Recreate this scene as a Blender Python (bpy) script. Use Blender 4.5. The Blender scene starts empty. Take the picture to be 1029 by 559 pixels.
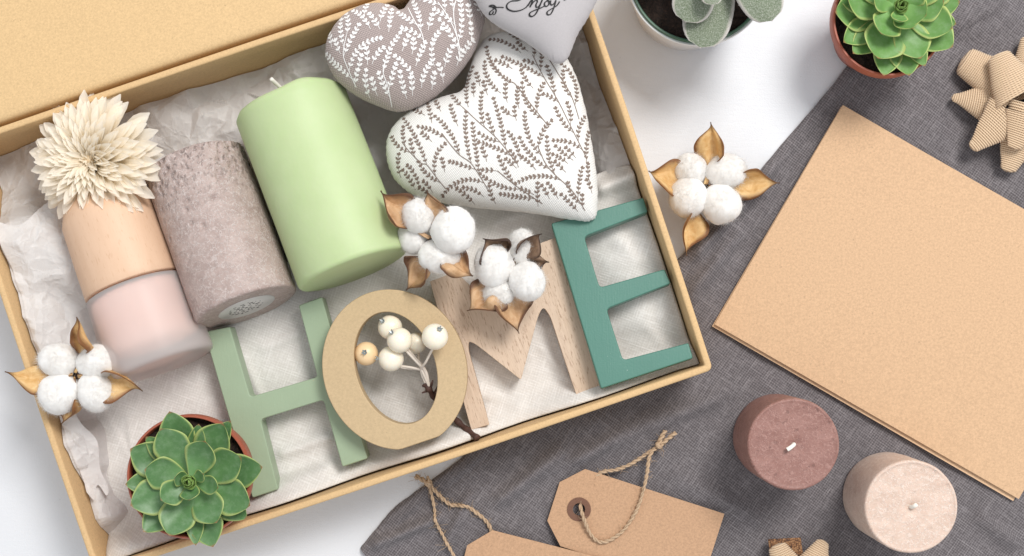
import bpy, bmesh, math, random
import numpy as np
from mathutils import Vector, Matrix, noise as mnoise
from mathutils.geometry import delaunay_2d_cdt

random.seed(7)
rng = np.random.default_rng(11)
SC = bpy.context.scene
COL = SC.collection
CM = 0.01
H, F, NX, NY = 78.0, 1357.0, 517.0, 327.0      # camera height (cm), focal length (px), nadir (px)


def P(px, py, z=0.0):
    k = (H - z) / F
    return Vector(((px - NX) * k, -(py - NY) * k, z))


def pxr(n, z=0.0):
    return n * (H - z) / F


def nz(x, y, z=0.0):
    return mnoise.noise(Vector((x, y, z)))


def fbm(x, y, z=0.0, o=3):
    a, s, f = 1.0, 0.0, 1.0
    for _ in range(o):
        s += a * nz(x * f, y * f, z + 3.1 * f)
        a *= 0.5
        f *= 2.03
    return s


# ------------------------------------------------------------------ materials
class NT:
    def __init__(self, name):
        self.m = bpy.data.materials.new(name)
        self.m.use_nodes = True
        self.t = self.m.node_tree
        self.n = self.t.nodes
        self.b = self.n['Principled BSDF']
        tc = self.n.new('ShaderNodeTexCoord')
        mp = self.n.new('ShaderNodeMapping')
        mp.inputs['Scale'].default_value = (100, 100, 100)
        self.t.links.new(tc.outputs['Object'], mp.inputs['Vector'])
        self.co = mp.outputs[0]
        self.uv = tc.outputs['UV']

    def link(self, a, b):
        self.t.links.new(a, b)

    def put(self, sock, v):
        if hasattr(v, 'is_output'):
            self.link(v, sock)
        elif v is not None:
            if isinstance(v, tuple) and len(v) == 3 and sock.type == 'RGBA':
                v = (*v, 1)
            sock.default_value = v

    def map(self, vec, scale=(1, 1, 1), rot=0.0, loc=(0, 0, 0)):
        m = self.n.new('ShaderNodeMapping')
        m.inputs['Scale'].default_value = scale
        m.inputs['Rotation'].default_value = (0, 0, rot)
        m.inputs['Location'].default_value = loc
        self.link(vec, m.inputs['Vector'])
        return m.outputs[0]

    def noise(self, scale, detail=3, rough=0.55, vec=None, dist=0.0):
        x = self.n.new('ShaderNodeTexNoise')
        x.inputs['Scale'].default_value = scale
        x.inputs['Detail'].default_value = detail
        x.inputs['Roughness'].default_value = rough
        x.inputs['Distortion'].default_value = dist
        self.link(vec or self.co, x.inputs['Vector'])
        return x.outputs['Fac']

    def voro(self, scale, feature='F1', vec=None, out='Distance', rnd=1.0):
        x = self.n.new('ShaderNodeTexVoronoi')
        x.feature = feature
        x.inputs['Scale'].default_value = scale
        x.inputs['Randomness'].default_value = rnd
        self.link(vec or self.co, x.inputs['Vector'])
        return x.outputs[out]

    def wave(self, scale, vec=None, dirn='X', dist=0.0, ds=1.0, dd=2.0):
        x = self.n.new('ShaderNodeTexWave')
        x.bands_direction = dirn
        x.inputs['Scale'].default_value = scale
        x.inputs['Distortion'].default_value = dist
        x.inputs['Detail Scale'].default_value = ds
        x.inputs['Detail'].default_value = dd
        self.link(vec or self.co, x.inputs['Vector'])
        return x.outputs['Fac']

    def ramp(self, fac, stops, interp='LINEAR'):
        r = self.n.new('ShaderNodeValToRGB')
        cr = r.color_ramp
        cr.interpolation = interp
        while len(cr.elements) < len(stops):
            cr.elements.new(0.5)
        for e, (p, c) in zip(cr.elements, stops):
            e.position = p
            if not isinstance(c, tuple):
                c = (c, c, c)
            e.color = (*c, 1) if len(c) == 3 else c
        self.put(r.inputs['Fac'], fac)
        return r.outputs['Color']

    def mix(self, fac, a, b, mode='MIX'):
        x = self.n.new('ShaderNodeMix')
        x.data_type = 'RGBA'
        x.blend_type = mode
        self.put(x.inputs[0], fac)
        self.put(x.inputs[6], a)
        self.put(x.inputs[7], b)
        return x.outputs[2]

    def math(self, op, a, b=0.5, clamp=False):
        x = self.n.new('ShaderNodeMath')
        x.operation = op
        x.use_clamp = clamp
        self.put(x.inputs[0], a)
        self.put(x.inputs[1], b)
        return x.outputs[0]

    def sep(self, vec):
        x = self.n.new('ShaderNodeSeparateXYZ')
        self.link(vec, x.inputs[0])
        return x.outputs

    def bump(self, h, strength=0.5, dist=0.05, normal=None):
        x = self.n.new('ShaderNodeBump')
        x.inputs['Strength'].default_value = strength
        x.inputs['Distance'].default_value = dist * CM
        self.link(h, x.inputs['Height'])
        if normal is not None:
            self.link(normal, x.inputs['Normal'])
        return x.outputs[0]

    def done(self, color=None, rough=None, normal=None, **kw):
        i = self.b.inputs
        self.put(i['Base Color'], color)
        self.put(i['Roughness'], rough)
        if normal is not None:
            self.link(normal, i['Normal'])
        for k, v in kw.items():
            key = {'sss': 'Subsurface Weight', 'sssr': 'Subsurface Radius', 'ssss': 'Subsurface Scale', 'trans': 'Transmission Weight',
                   'ior': 'IOR', 'spec': 'Specular IOR Level', 'sheen': 'Sheen Weight', 'sheenr': 'Sheen Roughness', 'coat': 'Coat Weight',
                   'metal': 'Metallic', 'alpha': 'Alpha'}[k]
            self.put(i[key], v)
        return self.m

    def translucent(self, fac, color):
        tr = self.n.new('ShaderNodeBsdfTranslucent')
        self.put(tr.inputs['Color'], color)
        mx = self.n.new('ShaderNodeMixShader')
        mx.inputs[0].default_value = fac
        self.link(self.b.outputs[0], mx.inputs[1])
        self.link(tr.outputs[0], mx.inputs[2])
        self.link(mx.outputs[0], self.n['Material Output'].inputs['Surface'])
        return self.m


def kraft(name, c, dark=0.82, bump=0.25):
    t = NT(name)
    n1 = t.noise(8, 5, 0.75)
    n2 = t.noise(1.1, 3, 0.5)
    fib = t.noise(9, 4, 0.6, t.map(t.co, (1, 4, 1), 0.5), 1.5)
    col = t.mix(t.ramp(n1, [(0.36, 0.0), (0.64, 1.0)]), tuple(v * dark for v in c), tuple(min(0.9, v * 1.06) for v in c))
    col = t.mix(t.math('MULTIPLY', t.ramp(fib, [(0.4, 0.0), (0.65, 1.0)]), 0.4), col, tuple(min(0.95, v * 1.16) for v in c))
    sp = t.ramp(t.noise(7.5, 2, 0.5), [(0.70, 0.0), (0.745, 1.0)])
    col = t.mix(t.math('MULTIPLY', sp, 0.5), col, tuple(v * 0.45 for v in c))
    col = t.mix(t.math('MULTIPLY', n2, 0.12), col, tuple(v * 0.85 for v in c))
    return t.done(col, 0.72, t.bump(n1, bump, 0.02), spec=0.3)


def linen(name, lo, hi, rot, pitch, amp, bump, slub=1.0, tr=0.0, wv=0.55):
    t = NT(name)
    v = t.map(t.co, (1, 1, 1), rot)
    wob = t.noise(0.8, 2, 0.5)
    wx = t.wave(pitch, v, 'X', 1.0, 2.5, 2)
    wy = t.wave(pitch, v, 'Y', 1.0, 2.5, 2)
    tx = t.noise(1.0, 1, 0.5, t.map(v, (11.0, 0.9, 1), 0, (3, 7, 0)))
    ty = t.noise(1.0, 1, 0.5, t.map(v, (0.9, 11.0, 1)))
    chk = t.noise(9.0, 3, 0.7, v)
    th = t.math('MAXIMUM', t.ramp(tx, [(0.52, 0.0), (0.72, 1.0)]), t.ramp(ty, [(0.52, 0.0), (0.72, 1.0)]))
    w = t.math('MULTIPLY', t.math('ADD', wx, wy), 0.5)
    h = t.math('ADD', t.math('MULTIPLY', w, wv), t.math('MULTIPLY', th, 0.30 * slub))
    h = t.math('ADD', h, t.math('MULTIPLY', t.ramp(chk, [(0.3, 0.0), (0.7, 1.0)]), 0.30))
    fac = t.ramp(h, [(0.22, 0.0), (0.92, 1.0)])
    col = t.mix(t.math('MULTIPLY', fac, amp), lo, hi)
    col = t.mix(t.math('MULTIPLY', wob, 0.25), col, tuple(x * 0.8 for x in lo))
    t.done(col, 0.9, t.bump(h, bump, 0.04), spec=0.1, sheen=0.15, sheenr=0.5)
    if tr:
        t.translucent(tr, hi)
    return t.m


MAT = {}


def build_materials():
    # painted white board
    t = NT('white_paint')
    n1, n2 = t.noise(0.22, 3), t.noise(11, 4, 0.7)
    col = t.mix(n1, (0.63, 0.64, 0.665), (0.70, 0.705, 0.725))
    sp = t.ramp(t.noise(6.5, 2, 0.5), [(0.745, 0.0), (0.78, 1.0)])
    col = t.mix(t.math('MULTIPLY', sp, 0.35), col, (0.33, 0.32, 0.31))
    brush = t.noise(2.2, 4, 0.65, t.map(t.co, (0.35, 2.4, 1), 0.6))
    h = t.math('ADD', t.math('MULTIPLY', n2, 0.7), t.math('MULTIPLY', brush, 0.6))
    MAT['table'] = t.done(col, 0.5, t.bump(h, 0.55, 0.04), spec=0.3)

    MAT['box'] = kraft('box_kraft', (0.61, 0.41, 0.21), 0.84, 0.15)
    MAT['lid'] = kraft('lid_kraft', (0.62, 0.425, 0.22), 0.80, 0.2)
    MAT['card'] = kraft('card_kraft', (0.59, 0.385, 0.23), 0.76, 0.2)
    MAT['card_back'] = kraft('card_back_kraft', (0.66, 0.44, 0.27), 0.86, 0.2)
    MAT['tag'] = kraft('tag_kraft', (0.50, 0.305, 0.182), 0.74, 0.2)
    MAT['okraft'] = kraft('letter_kraft', (0.49, 0.36, 0.21), 0.86, 0.1)
    MAT['ring'] = kraft('ring_kraft', (0.17, 0.085, 0.055), 0.85, 0.2)

    MAT['grey_linen'] = linen('grey_linen', (0.094, 0.083, 0.086), (0.32, 0.292, 0.298), 0.62, 2.3, 0.95, 0.65, 0.75, wv=0.45)
    MAT['white_linen'] = linen('white_linen', (0.64, 0.605, 0.565), (0.87, 0.845, 0.815), 0.33, 2.1, 0.9, 0.42, 1.0, wv=0.3)
    # tissue
    t = NT('tissue')
    n1 = t.noise(0.9, 4, 0.6)
    col = t.mix(n1, (0.70, 0.665, 0.645), (0.86, 0.84, 0.825))
    wn_ = t.n.new('ShaderNodeTexNoise')
    wn_.inputs['Scale'].default_value = 0.7
    wn_.inputs['Detail'].default_value = 3
    t.link(t.co, wn_.inputs['Vector'])
    wv = t.mix(1.0, t.co, wn_.outputs['Color'], 'ADD')
    cr1 = t.ramp(t.voro(0.75, 'DISTANCE_TO_EDGE', wv), [(0.0, 1.0), (0.10, 0.25), (0.5, 0.0)])
    cr2 = t.ramp(t.voro(1.35, 'DISTANCE_TO_EDGE', wv), [(0.0, 1.0), (0.12, 0.2), (0.5, 0.0)])
    crs = t.math('ADD', t.math('ADD', cr1, t.math('MULTIPLY', cr2, 0.6)), t.math('MULTIPLY', t.noise(2.2, 5, 0.65, None, 1.0), 0.8))
    col = t.mix(t.math('MULTIPLY', crs, 0.30), col, (0.90, 0.88, 0.865))
    MAT['tissue'] = t.done(col, 0.42, t.bump(crs, 0.40, 0.08), spec=0.35)
    t.translucent(0.35, (0.8, 0.75, 0.72))

    # candles
    t = NT('green_wax')
    n1 = t.noise(0.5, 3)
    col = t.mix(n1, (0.40, 0.50, 0.245), (0.475, 0.555, 0.315))
    MAT['green_wax'] = t.done(col, 0.55, t.bump(t.noise(0.8, 4), 0.25, 0.12), sss=0.3, sssr=(0.6, 1.0, 0.4), ssss=0.008, spec=0.5)

    def rustic(name, a, b, c, pit=0.5, head=False):
        t = NT(name)
        n0 = t.noise(1.1, 5, 0.65, None, 0.8)
        dv = t.n.new('ShaderNodeTexNoise')
        dv.inputs['Scale'].default_value = 2.2
        dv.inputs['Detail'].default_value = 4
        t.link(t.co, dv.inputs['Vector'])
        warped = t.mix(1.0, t.co, dv.outputs['Color'], 'ADD')
        cr = t.voro(2.4, 'DISTANCE_TO_EDGE', warped)
        vein = t.ramp(cr, [(0.0, 1.0), (0.07, 0.0)])
        n2 = t.noise(8, 4, 0.7)
        col = t.mix(t.ramp(n0, [(0.32, 0.0), (0.68, 1.0)]), a, b)
        col = t.mix(t.math('MULTIPLY', vein, 0.75), col, c)
        col = t.mix(t.ramp(n2, [(0.52, 0.0), (0.72, 0.6)]), col, c)
        pits = t.ramp(t.noise(3.1, 3, 0.5, t.map(t.co, (1.0, 1.0, 0.8), 0.3)), [(0.64, 0.0), (0.70, 1.0)])
        if head:
            pv = t.ramp(t.math('DIVIDE', t.sep(t.uv)[1], 9.0), [(0.0, 1.0), (0.16, 0.8), (0.42, 0.12), (0.95, 0.05)])
            p2 = t.ramp(t.noise(4.2, 2, 0.5, t.map(t.co, (1.3, 0.8, 1.0), 0.33)), [(0.56, 0.0), (0.63, 1.0)])
            pits = t.math('MULTIPLY', p2, pv)
        col = t.mix(t.math('MULTIPLY', pits, pit), col, tuple(v * 0.38 for v in a))
        hh = t.math('ADD', t.math('MULTIPLY', n2, 0.5), t.math('MULTIPLY', vein, 0.35))
        hh = t.math('SUBTRACT', hh, t.math('MULTIPLY', pits, 1.0 * pit))
        return t.done(col, 0.5, t.bump(hh, 0.6, 0.07), sss=0.12, sssr=(1, 0.6, 0.5), ssss=0.003, spec=0.4)
    MAT['mauve_wax'] = rustic('mauve_wax', (0.315, 0.235, 0.21), (0.44, 0.345, 0.312), (0.58, 0.505, 0.475), 0.62, True)
    MAT['brown_wax'] = rustic('brown_wax', (0.225, 0.108, 0.088), (0.31, 0.162, 0.134), (0.42, 0.24, 0.205), 0.35)
    MAT['pink_wax'] = rustic('pink_wax', (0.55, 0.40, 0.32), (0.66, 0.505, 0.415), (0.77, 0.65, 0.57), 0.15)
    MAT['wick'] = NT('wick').done((0.80, 0.76, 0.68), 0.8)

    # beech
    t = NT('beech')
    uvm = t.map(t.uv, (1, 1, 1))
    g = t.noise(3.2, 5, 0.6, t.map(t.uv, (7, 1.0, 1)), 0.6)
    fl = t.noise(1.0, 2, 0.5, t.map(t.uv, (200, 34, 1)))
    col = t.mix(g, (0.58, 0.375, 0.245), (0.70, 0.49, 0.345))
    col = t.mix(t.ramp(fl, [(0.60, 0.0), (0.74, 0.42)]), col, (0.44, 0.24, 0.13))
    MAT['beech'] = t.done(col, 0.5, t.bump(fl, 0.15, 0.02), spec=0.35)

    # bare sawn wood of the letter M
    t = NT('sawn_wood')
    v = t.map(t.co, (1, 1, 1), -math.radians(18.5) + math.pi)
    g = t.noise(1.0, 5, 0.65, t.map(v, (9, 0.7, 4)), 0.3)
    fl = t.noise(1.0, 3, 0.6, t.map(v, (15, 2.2, 5)))
    big = t.noise(1.0, 2, 0.5, t.map(v, (1.4, 0.35, 1)))
    col = t.mix(g, (0.46, 0.325, 0.225), (0.72, 0.565, 0.43))
    col = t.mix(t.ramp(fl, [(0.56, 0.0), (0.68, 0.75)]), col, (0.24, 0.13, 0.075))
    col = t.mix(t.math('MULTIPLY', big, 0.25), col, (0.62, 0.51, 0.43))
    MAT['sawn'] = t.done(col, 0.75, t.bump(g, 0.5, 0.05), spec=0.2)

    def paint(name, c):
        t = NT(name)
        n1 = t.noise(0.6, 3)
        col = t.mix(n1, tuple(v * 0.92 for v in c), tuple(v * 1.06 for v in c))
        sp = t.ramp(t.noise(8, 2), [(0.75, 0.0), (0.79, 0.35)])
        col = t.mix(sp, col, (0.7, 0.75, 0.7))
        br = t.noise(1.0, 3, 0.6, t.map(t.co, (14, 1.2, 1), 0.32))
        col = t.mix(t.math('MULTIPLY', br, 0.22), col, tuple(v * 0.8 for v in c))
        return t.done(col, 0.42, t.bump(t.math('ADD', br, t.noise(9, 3)), 0.22, 0.03), spec=0.4)
    MAT['sage'] = paint('sage_paint', (0.31, 0.395, 0.265))
    MAT['teal'] = paint('teal_paint', (0.075, 0.195, 0.152))

    # frosted glass and its filling
    t = NT('frosted_glass')
    MAT['glass'] = t.done((0.97, 0.89, 0.86), 0.30, t.bump(t.noise(1.0, 3), 0.08, 0.05), trans=0.68, ior=1.12, spec=0.45)
    t = NT('bottle_liquid')
    MAT['liquid'] = t.done(t.mix(t.noise(0.35, 2), (0.86, 0.50, 0.39), (0.92, 0.68, 0.58)), 0.5)

    # dried flower
    t = NT('petal')
    u = t.sep(t.uv)
    col = t.ramp(u[0], [(0.0, (0.94, 0.74, 0.48)), (0.4, (0.96, 0.87, 0.72)), (1.0, (0.96, 0.92, 0.85))])
    col = t.mix(t.math('MULTIPLY', t.noise(5, 3), 0.2), col, (0.88, 0.78, 0.60))
    MAT['petal'] = t.done(col, 0.65, t.bump(t.noise(1, 2, 0.5, t.map(t.uv, (3, 26, 1))), 0.15, 0.02), spec=0.25)
    t.translucent(0.5, (0.98, 0.90, 0.76))
    t = NT('flower_heart')
    MAT['flower_heart'] = t.done(t.mix(t.noise(4, 3), (0.78, 0.60, 0.40), (0.9, 0.78, 0.58)), 0.8)

    # fabrics of the hearts
    def knit(name, c, rot, sc, bump, v=0.84):
        t = NT(name)
        m = t.map(t.co, (1, 1, 1), rot)
        w1, w2 = t.wave(sc, m, 'X', 0.6, 2), t.wave(sc * 1.25, m, 'Y', 0.6, 2)
        n = t.noise(12, 3, 0.7)
        h = t.math('ADD', t.math('MULTIPLY', w1, w2), t.math('MULTIPLY', n, 0.6))
        col = t.mix(t.ramp(h, [(0.15, 0.0), (0.95, 1.0)]), tuple(x * v for x in c), tuple(min(0.9, x * 1.05) for x in c))
        return t.done(col, 0.92, t.bump(h, bump, 0.05), spec=0.1, sheen=0.2)
    MAT['taupe_cloth'] = knit('taupe_cloth', (0.50, 0.41, 0.385), 0.4, 2.6, 0.9, 0.62)
    MAT['white_cloth'] = knit('white_cloth', (0.83, 0.81, 0.775), 0.9, 2.8, 0.5, 0.86)
    MAT['grey_cloth'] = knit('grey_cloth', (0.50, 0.47, 0.475), 0.2, 6.0, 0.4, 0.82)
    t = NT('white_print')
    MAT['white_print'] = t.done(t.mix(t.noise(14, 2), (0.72, 0.70, 0.68), (0.88, 0.86, 0.84)), 0.9)
    t = NT('brown_print')
    MAT['brown_print'] = t.done(t.mix(t.noise(14, 2), (0.115, 0.08, 0.063), (0.30, 0.225, 0.185)), 0.9)
    MAT['ink'] = NT('black_ink').done((0.012, 0.011, 0.012), 0.7)

    # succulents
    def leafm(name, lo, hi, edge, bloom):
        t = NT(name)
        u = t.sep(t.uv)
        s = t.math('ABSOLUTE', t.math('MULTIPLY_ADD', u[1], 2.0))
        s = t.math('ABSOLUTE', t.math('SUBTRACT', t.math('MULTIPLY', u[1], 2.0), 1.0))
        n = t.noise(1.2, 4, 0.6)
        col = t.mix(n, lo, hi)
        col = t.mix(t.ramp(u[0], [(0.0, 0.75), (0.55, 0.0)]), col, tuple(min(1, a * 1.5 + 0.02) for a in hi))
        bl = t.noise(2.4, 5, 0.7)
        col = t.mix(t.ramp(bl, [(0.45, 0.0), (0.8, bloom)]), col, (0.42, 0.50, 0.40))
        col = t.mix(t.ramp(s, [(0.80, 0.0), (0.97, 0.9)]), col, edge)
        col = t.mix(t.ramp(u[0], [(0.955, 0.0), (1.0, 0.9)]), col, (0.33, 0.10, 0.05))
        return t.done(col, 0.42, t.bump(t.noise(3, 3), 0.1, 0.04), sss=0.1, sssr=(0.4, 1, 0.3), ssss=0.002, spec=0.4)
    MAT['leaf_dark'] = leafm('leaf_dark', (0.060, 0.145, 0.055), (0.115, 0.235, 0.078), (0.40, 0.46, 0.15), 0.22)
    MAT['leaf_lite'] = leafm('leaf_lite', (0.095, 0.215, 0.055), (0.175, 0.33, 0.095), (0.46, 0.52, 0.17), 0.2)
    t = NT('leaf_young')
    u = t.sep(t.uv)
    MAT['leaf_young'] = t.done(t.mix(u[0], (0.30, 0.38, 0.10), (0.17, 0.28, 0.07)), 0.45)
    t = NT('leaf_fuzzy')
    u = t.sep(t.uv)
    s = t.math('ABSOLUTE', t.math('SUBTRACT', t.math('MULTIPLY', u[1], 2.0), 1.0))
    n = t.noise(16, 3, 0.8)
    col = t.mix(t.noise(0.9, 3), (0.075, 0.105, 0.055), (0.14, 0.175, 0.095))
    col = t.mix(t.ramp(n, [(0.42, 0.0), (0.72, 0.8)]), col, (0.46, 0.48, 0.41))
    col = t.mix(t.ramp(s, [(0.82, 0.0), (0.97, 0.95)]), col, (0.66, 0.60, 0.55))
    MAT['leaf_fuzzy'] = t.done(col, 0.9, t.bump(n, 0.8, 0.05), sheen=0.6)
    MAT['terracotta'] = NT('terracotta').done((0.34, 0.085, 0.045), 0.5)
    MAT['green_pot'] = NT('green_pot').done((0.055, 0.12, 0.075), 0.4)
    t = NT('white_pot')
    MAT['white_pot'] = t.done((0.74, 0.73, 0.715), 0.3, coat=0.3)
    t = NT('soil')
    n = t.noise(7, 4, 0.7)
    MAT['soil'] = t.done(t.ramp(n, [(0.3, (0.010, 0.007, 0.005)), (0.6, (0.045, 0.024, 0.016)), (0.8, (0.13, 0.065, 0.04))]), 0.95, t.bump(n, 1.0, 0.2))

    # cotton boll
    t = NT('cotton')
    n = t.noise(5, 5, 0.7, None, 0.6)
    MAT['cotton'] = t.done(t.mix(n, (0.77, 0.735, 0.695), (0.86, 0.845, 0.82)), 0.95, t.bump(n, 0.25, 0.05), sss=0.25, sssr=(1, 0.9, 0.8), ssss=0.003, spec=0.05, sheen=0.3)

    def bract(name, a, b, e):
        t = NT(name)
        u = t.sep(t.uv)
        s = t.math('ABSOLUTE', t.math('SUBTRACT', t.math('MULTIPLY', u[1], 2.0), 1.0))
        n = t.noise(2.0, 5, 0.7, None, 1.2)
        w = t.noise(1.0, 4, 0.6, t.map(t.uv, (3, 14, 1)), 0.5)
        col = t.mix(t.ramp(n, [(0.35, 0.0), (0.65, 1.0)]), a, b)
        col = t.mix(t.ramp(w, [(0.58, 0.0), (0.80, 0.4)]), col, e)
        sn = t.math('ADD', s, t.math('MULTIPLY', t.math('SUBTRACT', n, 0.5), 0.35))
        col = t.mix(t.ramp(sn, [(0.70, 0.0), (0.92, 0.95)]), col, e)
        col = t.mix(t.ramp(u[0], [(0.84, 0.0), (0.97, 0.95)]), col, tuple(x * 0.45 for x in e))
        m = t.done(col, 0.5, t.bump(t.math('ADD', n, w), 0.5, 0.08), spec=0.4)
        t.translucent(0.25, b)
        return m
    MAT['bract'] = bract('bract', (0.68, 0.41, 0.155), (0.86, 0.62, 0.31), (0.19, 0.07, 0.025))
    MAT['bract_dark'] = bract('bract_dark', (0.17, 0.10, 0.065), (0.32, 0.20, 0.12), (0.05, 0.025, 0.018))
    MAT['bract_tan'] = bract('bract_tan', (0.56, 0.33, 0.165), (0.74, 0.50, 0.29), (0.10, 0.04, 0.02))
    MAT['stub'] = NT('stub').done((0.05, 0.028, 0.018), 0.8)

    # berries
    t = NT('berry')
    MAT['berry'] = t.done(t.mix(t.noise(1.2, 2), (0.80, 0.72, 0.57), (0.85, 0.79, 0.67)), 0.3, sss=0.2, sssr=(1, 0.7, 0.4), ssss=0.002)
    MAT['berry_peach'] = NT('berry_peach').done((0.80, 0.57, 0.33), 0.35)
    MAT['calyx'] = NT('calyx').done((0.34, 0.37, 0.37), 0.35, metal=0.4)
    MAT['berry_stem'] = NT('berry_stem').done((0.66, 0.58, 0.50), 0.6)
    t = NT('twig')
    MAT['twig'] = t.done(t.mix(t.noise(5, 3), (0.035, 0.015, 0.012), (0.10, 0.045, 0.03)), 0.7, t.bump(t.noise(6, 3), 0.8, 0.05))
    # jute
    t = NT('jute_ribbon')
    u = t.sep(t.uv)
    w = t.wave(1.0, t.map(t.uv, (1, 1, 1)), 'X', 0.0)
    st = t.math('SINE', t.math('MULTIPLY', u[0], 6.2832))
    ply = t.math('SINE', t.math('ADD', t.math('MULTIPLY', u[1], 6.2832 * 46), t.math('MULTIPLY', u[0], 6.2832)))
    fn = t.noise(9, 4, 0.7)
    hh = t.math('ADD', t.math('ADD', t.math('MULTIPLY', st, 0.5), 0.5), t.math('MULTIPLY', ply, 0.16))
    hh = t.math('ADD', hh, t.math('MULTIPLY', fn, 0.45))
    col = t.ramp(hh, [(0.05, (0.27, 0.165, 0.09)), (0.34, (0.56, 0.385, 0.24)), (0.95, (0.72, 0.54, 0.365))])
    MAT['jute_ribbon'] = t.done(col, 0.8, t.bump(hh, 0.7, 0.05), spec=0.2, sheen=0.2)
    t = NT('twine')
    fn = t.noise(12, 4, 0.7)
    MAT['twine'] = t.done(t.mix(fn, (0.34, 0.22, 0.13), (0.62, 0.46, 0.31)), 0.85, t.bump(fn, 0.6, 0.04))
    t = NT('coarse_jute')
    vv = t.voro(9, 'F1')
    MAT['coarse_jute'] = t.done(t.ramp(vv, [(0.05, (0.42, 0.25, 0.13)), (0.5, (0.22, 0.10, 0.04)), (0.8, (0.06, 0.03, 0.02))]), 0.85, t.bump(vv, 0.9, 0.08))
    t = NT('sticker')
    MAT['sticker'] = t.done((0.62, 0.60, 0.585), 0.35, metal=0.2)


build_materials()


# ------------------------------------------------------------------ mesh building
class MB:
    def __init__(self):
        self.v, self.f, self.mi, self.uv = [], [], [], []

    def add(self, verts, faces, mi=0, uvs=None):
        o = len(self.v)
        self.v += [tuple(p) for p in verts]
        self.uv += (list(uvs) if uvs is not None else [(0.5, 0.5)] * len(verts))
        self.f += [tuple(i + o for i in f) for f in faces]
        self.mi += [mi] * len(faces)
        return self

    def grid(self, rows, mi=0, closed=False, uvs=None):
        """rows: list of equal-length lists of points."""
        nr, nc = len(rows), len(rows[0])
        vs = [p for r in rows for p in r]
        fs = []
        for i in range(nr - 1):
            for j in range(nc if closed else nc - 1):
                a, b = i * nc + j, i * nc + (j + 1) % nc
                fs.append((a, b, b + nc, a + nc))
        return self.add(vs, fs, mi, uvs)

    def build(self, name, mats, parent=None, smooth=True, fix=False, auto=None):
        base = Vector((0, 0, 0))
        r = parent
        while r is not None:
            base = base + r.location
            r = r.parent
        me = bpy.data.meshes.new(name)
        me.from_pydata([((x * CM - base.x), (y * CM - base.y), (z * CM - base.z)) for x, y, z in self.v], [], self.f)
        if not isinstance(mats, (list, tuple)):
            mats = [mats]
        for m in mats:
            me.materials.append(MAT[m])
        me.polygons.foreach_set('material_index', self.mi)
        me.polygons.foreach_set('use_smooth', [smooth] * len(self.f))
        ul = me.uv_layers.new(name='UVMap')
        li = np.empty(len(me.loops), np.int32)
        me.loops.foreach_get('vertex_index', li)
        ul.data.foreach_set('uv', np.asarray(self.uv, np.float32)[li].ravel())
        if fix:
            bm = bmesh.new()
            bm.from_mesh(me)
            bmesh.ops.recalc_face_normals(bm, faces=bm.faces)
            bm.to_mesh(me)
            bm.free()
        if auto:
            me.set_sharp_from_angle(angle=math.radians(auto))
        me.update()
        o = bpy.data.objects.new(name, me)
        COL.objects.link(o)
        o.parent = parent
        return o


def tag(o, label, cat, group=None, kind=None):
    o['label'] = label
    if cat:
        o['category'] = cat
    if group:
        o['group'] = group
    if kind:
        o['kind'] = kind
    return o


def thing(name, loc, label, cat, group=None):
    e = bpy.data.objects.new(name, None)
    e.empty_display_size = 0.01
    COL.objects.link(e)
    e.location = Vector(loc) * CM
    return tag(e, label, cat, group)


def frame_of(axis, ref=Vector((0, 0, 1))):
    a = axis.normalized()
    if abs(a.dot(ref)) > 0.98:
        ref = Vector((1, 0, 0))
    x = ref.cross(a).normalized()
    y = a.cross(x)
    return a, x, y


def lathe(mb, prof, base, axis, n=64, mi=0, wob=None, uvscale=(1, 1)):
    """prof: (radius, distance along the axis)."""
    a, x, y = frame_of(axis)
    rows, uvs = [], []
    for k, (r, t) in enumerate(prof):
        row = []
        for j in range(n):
            th = 2 * math.pi * j / n
            c, s = math.cos(th), math.sin(th)
            rr, tt = (r, t) if wob is None else wob(r, t, th)
            row.append(base + a * tt + (x * c + y * s) * rr)
            uvs.append((j / n * uvscale[0], t * uvscale[1]))
        rows.append(row)
    mb.grid(rows, mi, True, uvs)
    return mb


def catmull(pts, n=8, closed=False):
    out = []
    m = len(pts)
    rng_ = range(m if closed else m - 1)
    for i in rng_:
        if closed:
            p0, p1, p2, p3 = pts[(i - 1) % m], pts[i], pts[(i + 1) % m], pts[(i + 2) % m]
        else:
            p0, p1, p2, p3 = pts[max(i - 1, 0)], pts[i], pts[i + 1], pts[min(i + 2, m - 1)]
        for k in range(n):
            t = k / n
            out.append(tuple(0.5 * (2 * b + (c - a) * t + (2 * a - 5 * b + 4 * c - d) * t * t + (3 * b - a - 3 * c + d) * t ** 3)
                             for a, b, c, d in zip(p0, p1, p2, p3)))
    if not closed:
        out.append(tuple(pts[-1]))
    return out


def tube(mb, pts, rad, n=8, mi=0, caps=True):
    pts = [Vector(p) for p in pts]
    m = len(pts)
    rows = []
    x = None
    for i, p in enumerate(pts):
        d = (pts[min(i + 1, m - 1)] - pts[max(i - 1, 0)])
        d = d.normalized() if d.length > 1e-9 else Vector((0, 0, 1))
        if x is None:
            x = d.orthogonal().normalized()
        x = (x - d * x.dot(d)).normalized()
        y = d.cross(x)
        r = rad(i / max(1, m - 1)) if callable(rad) else rad
        rows.append([p + (x * math.cos(2 * math.pi * j / n) + y * math.sin(2 * math.pi * j / n)) * r for j in range(n)])
    if caps:
        rows = [[pts[0]] * n] + rows + [[pts[-1]] * n]
    mb.grid(rows, mi, True)
    return mb


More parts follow.
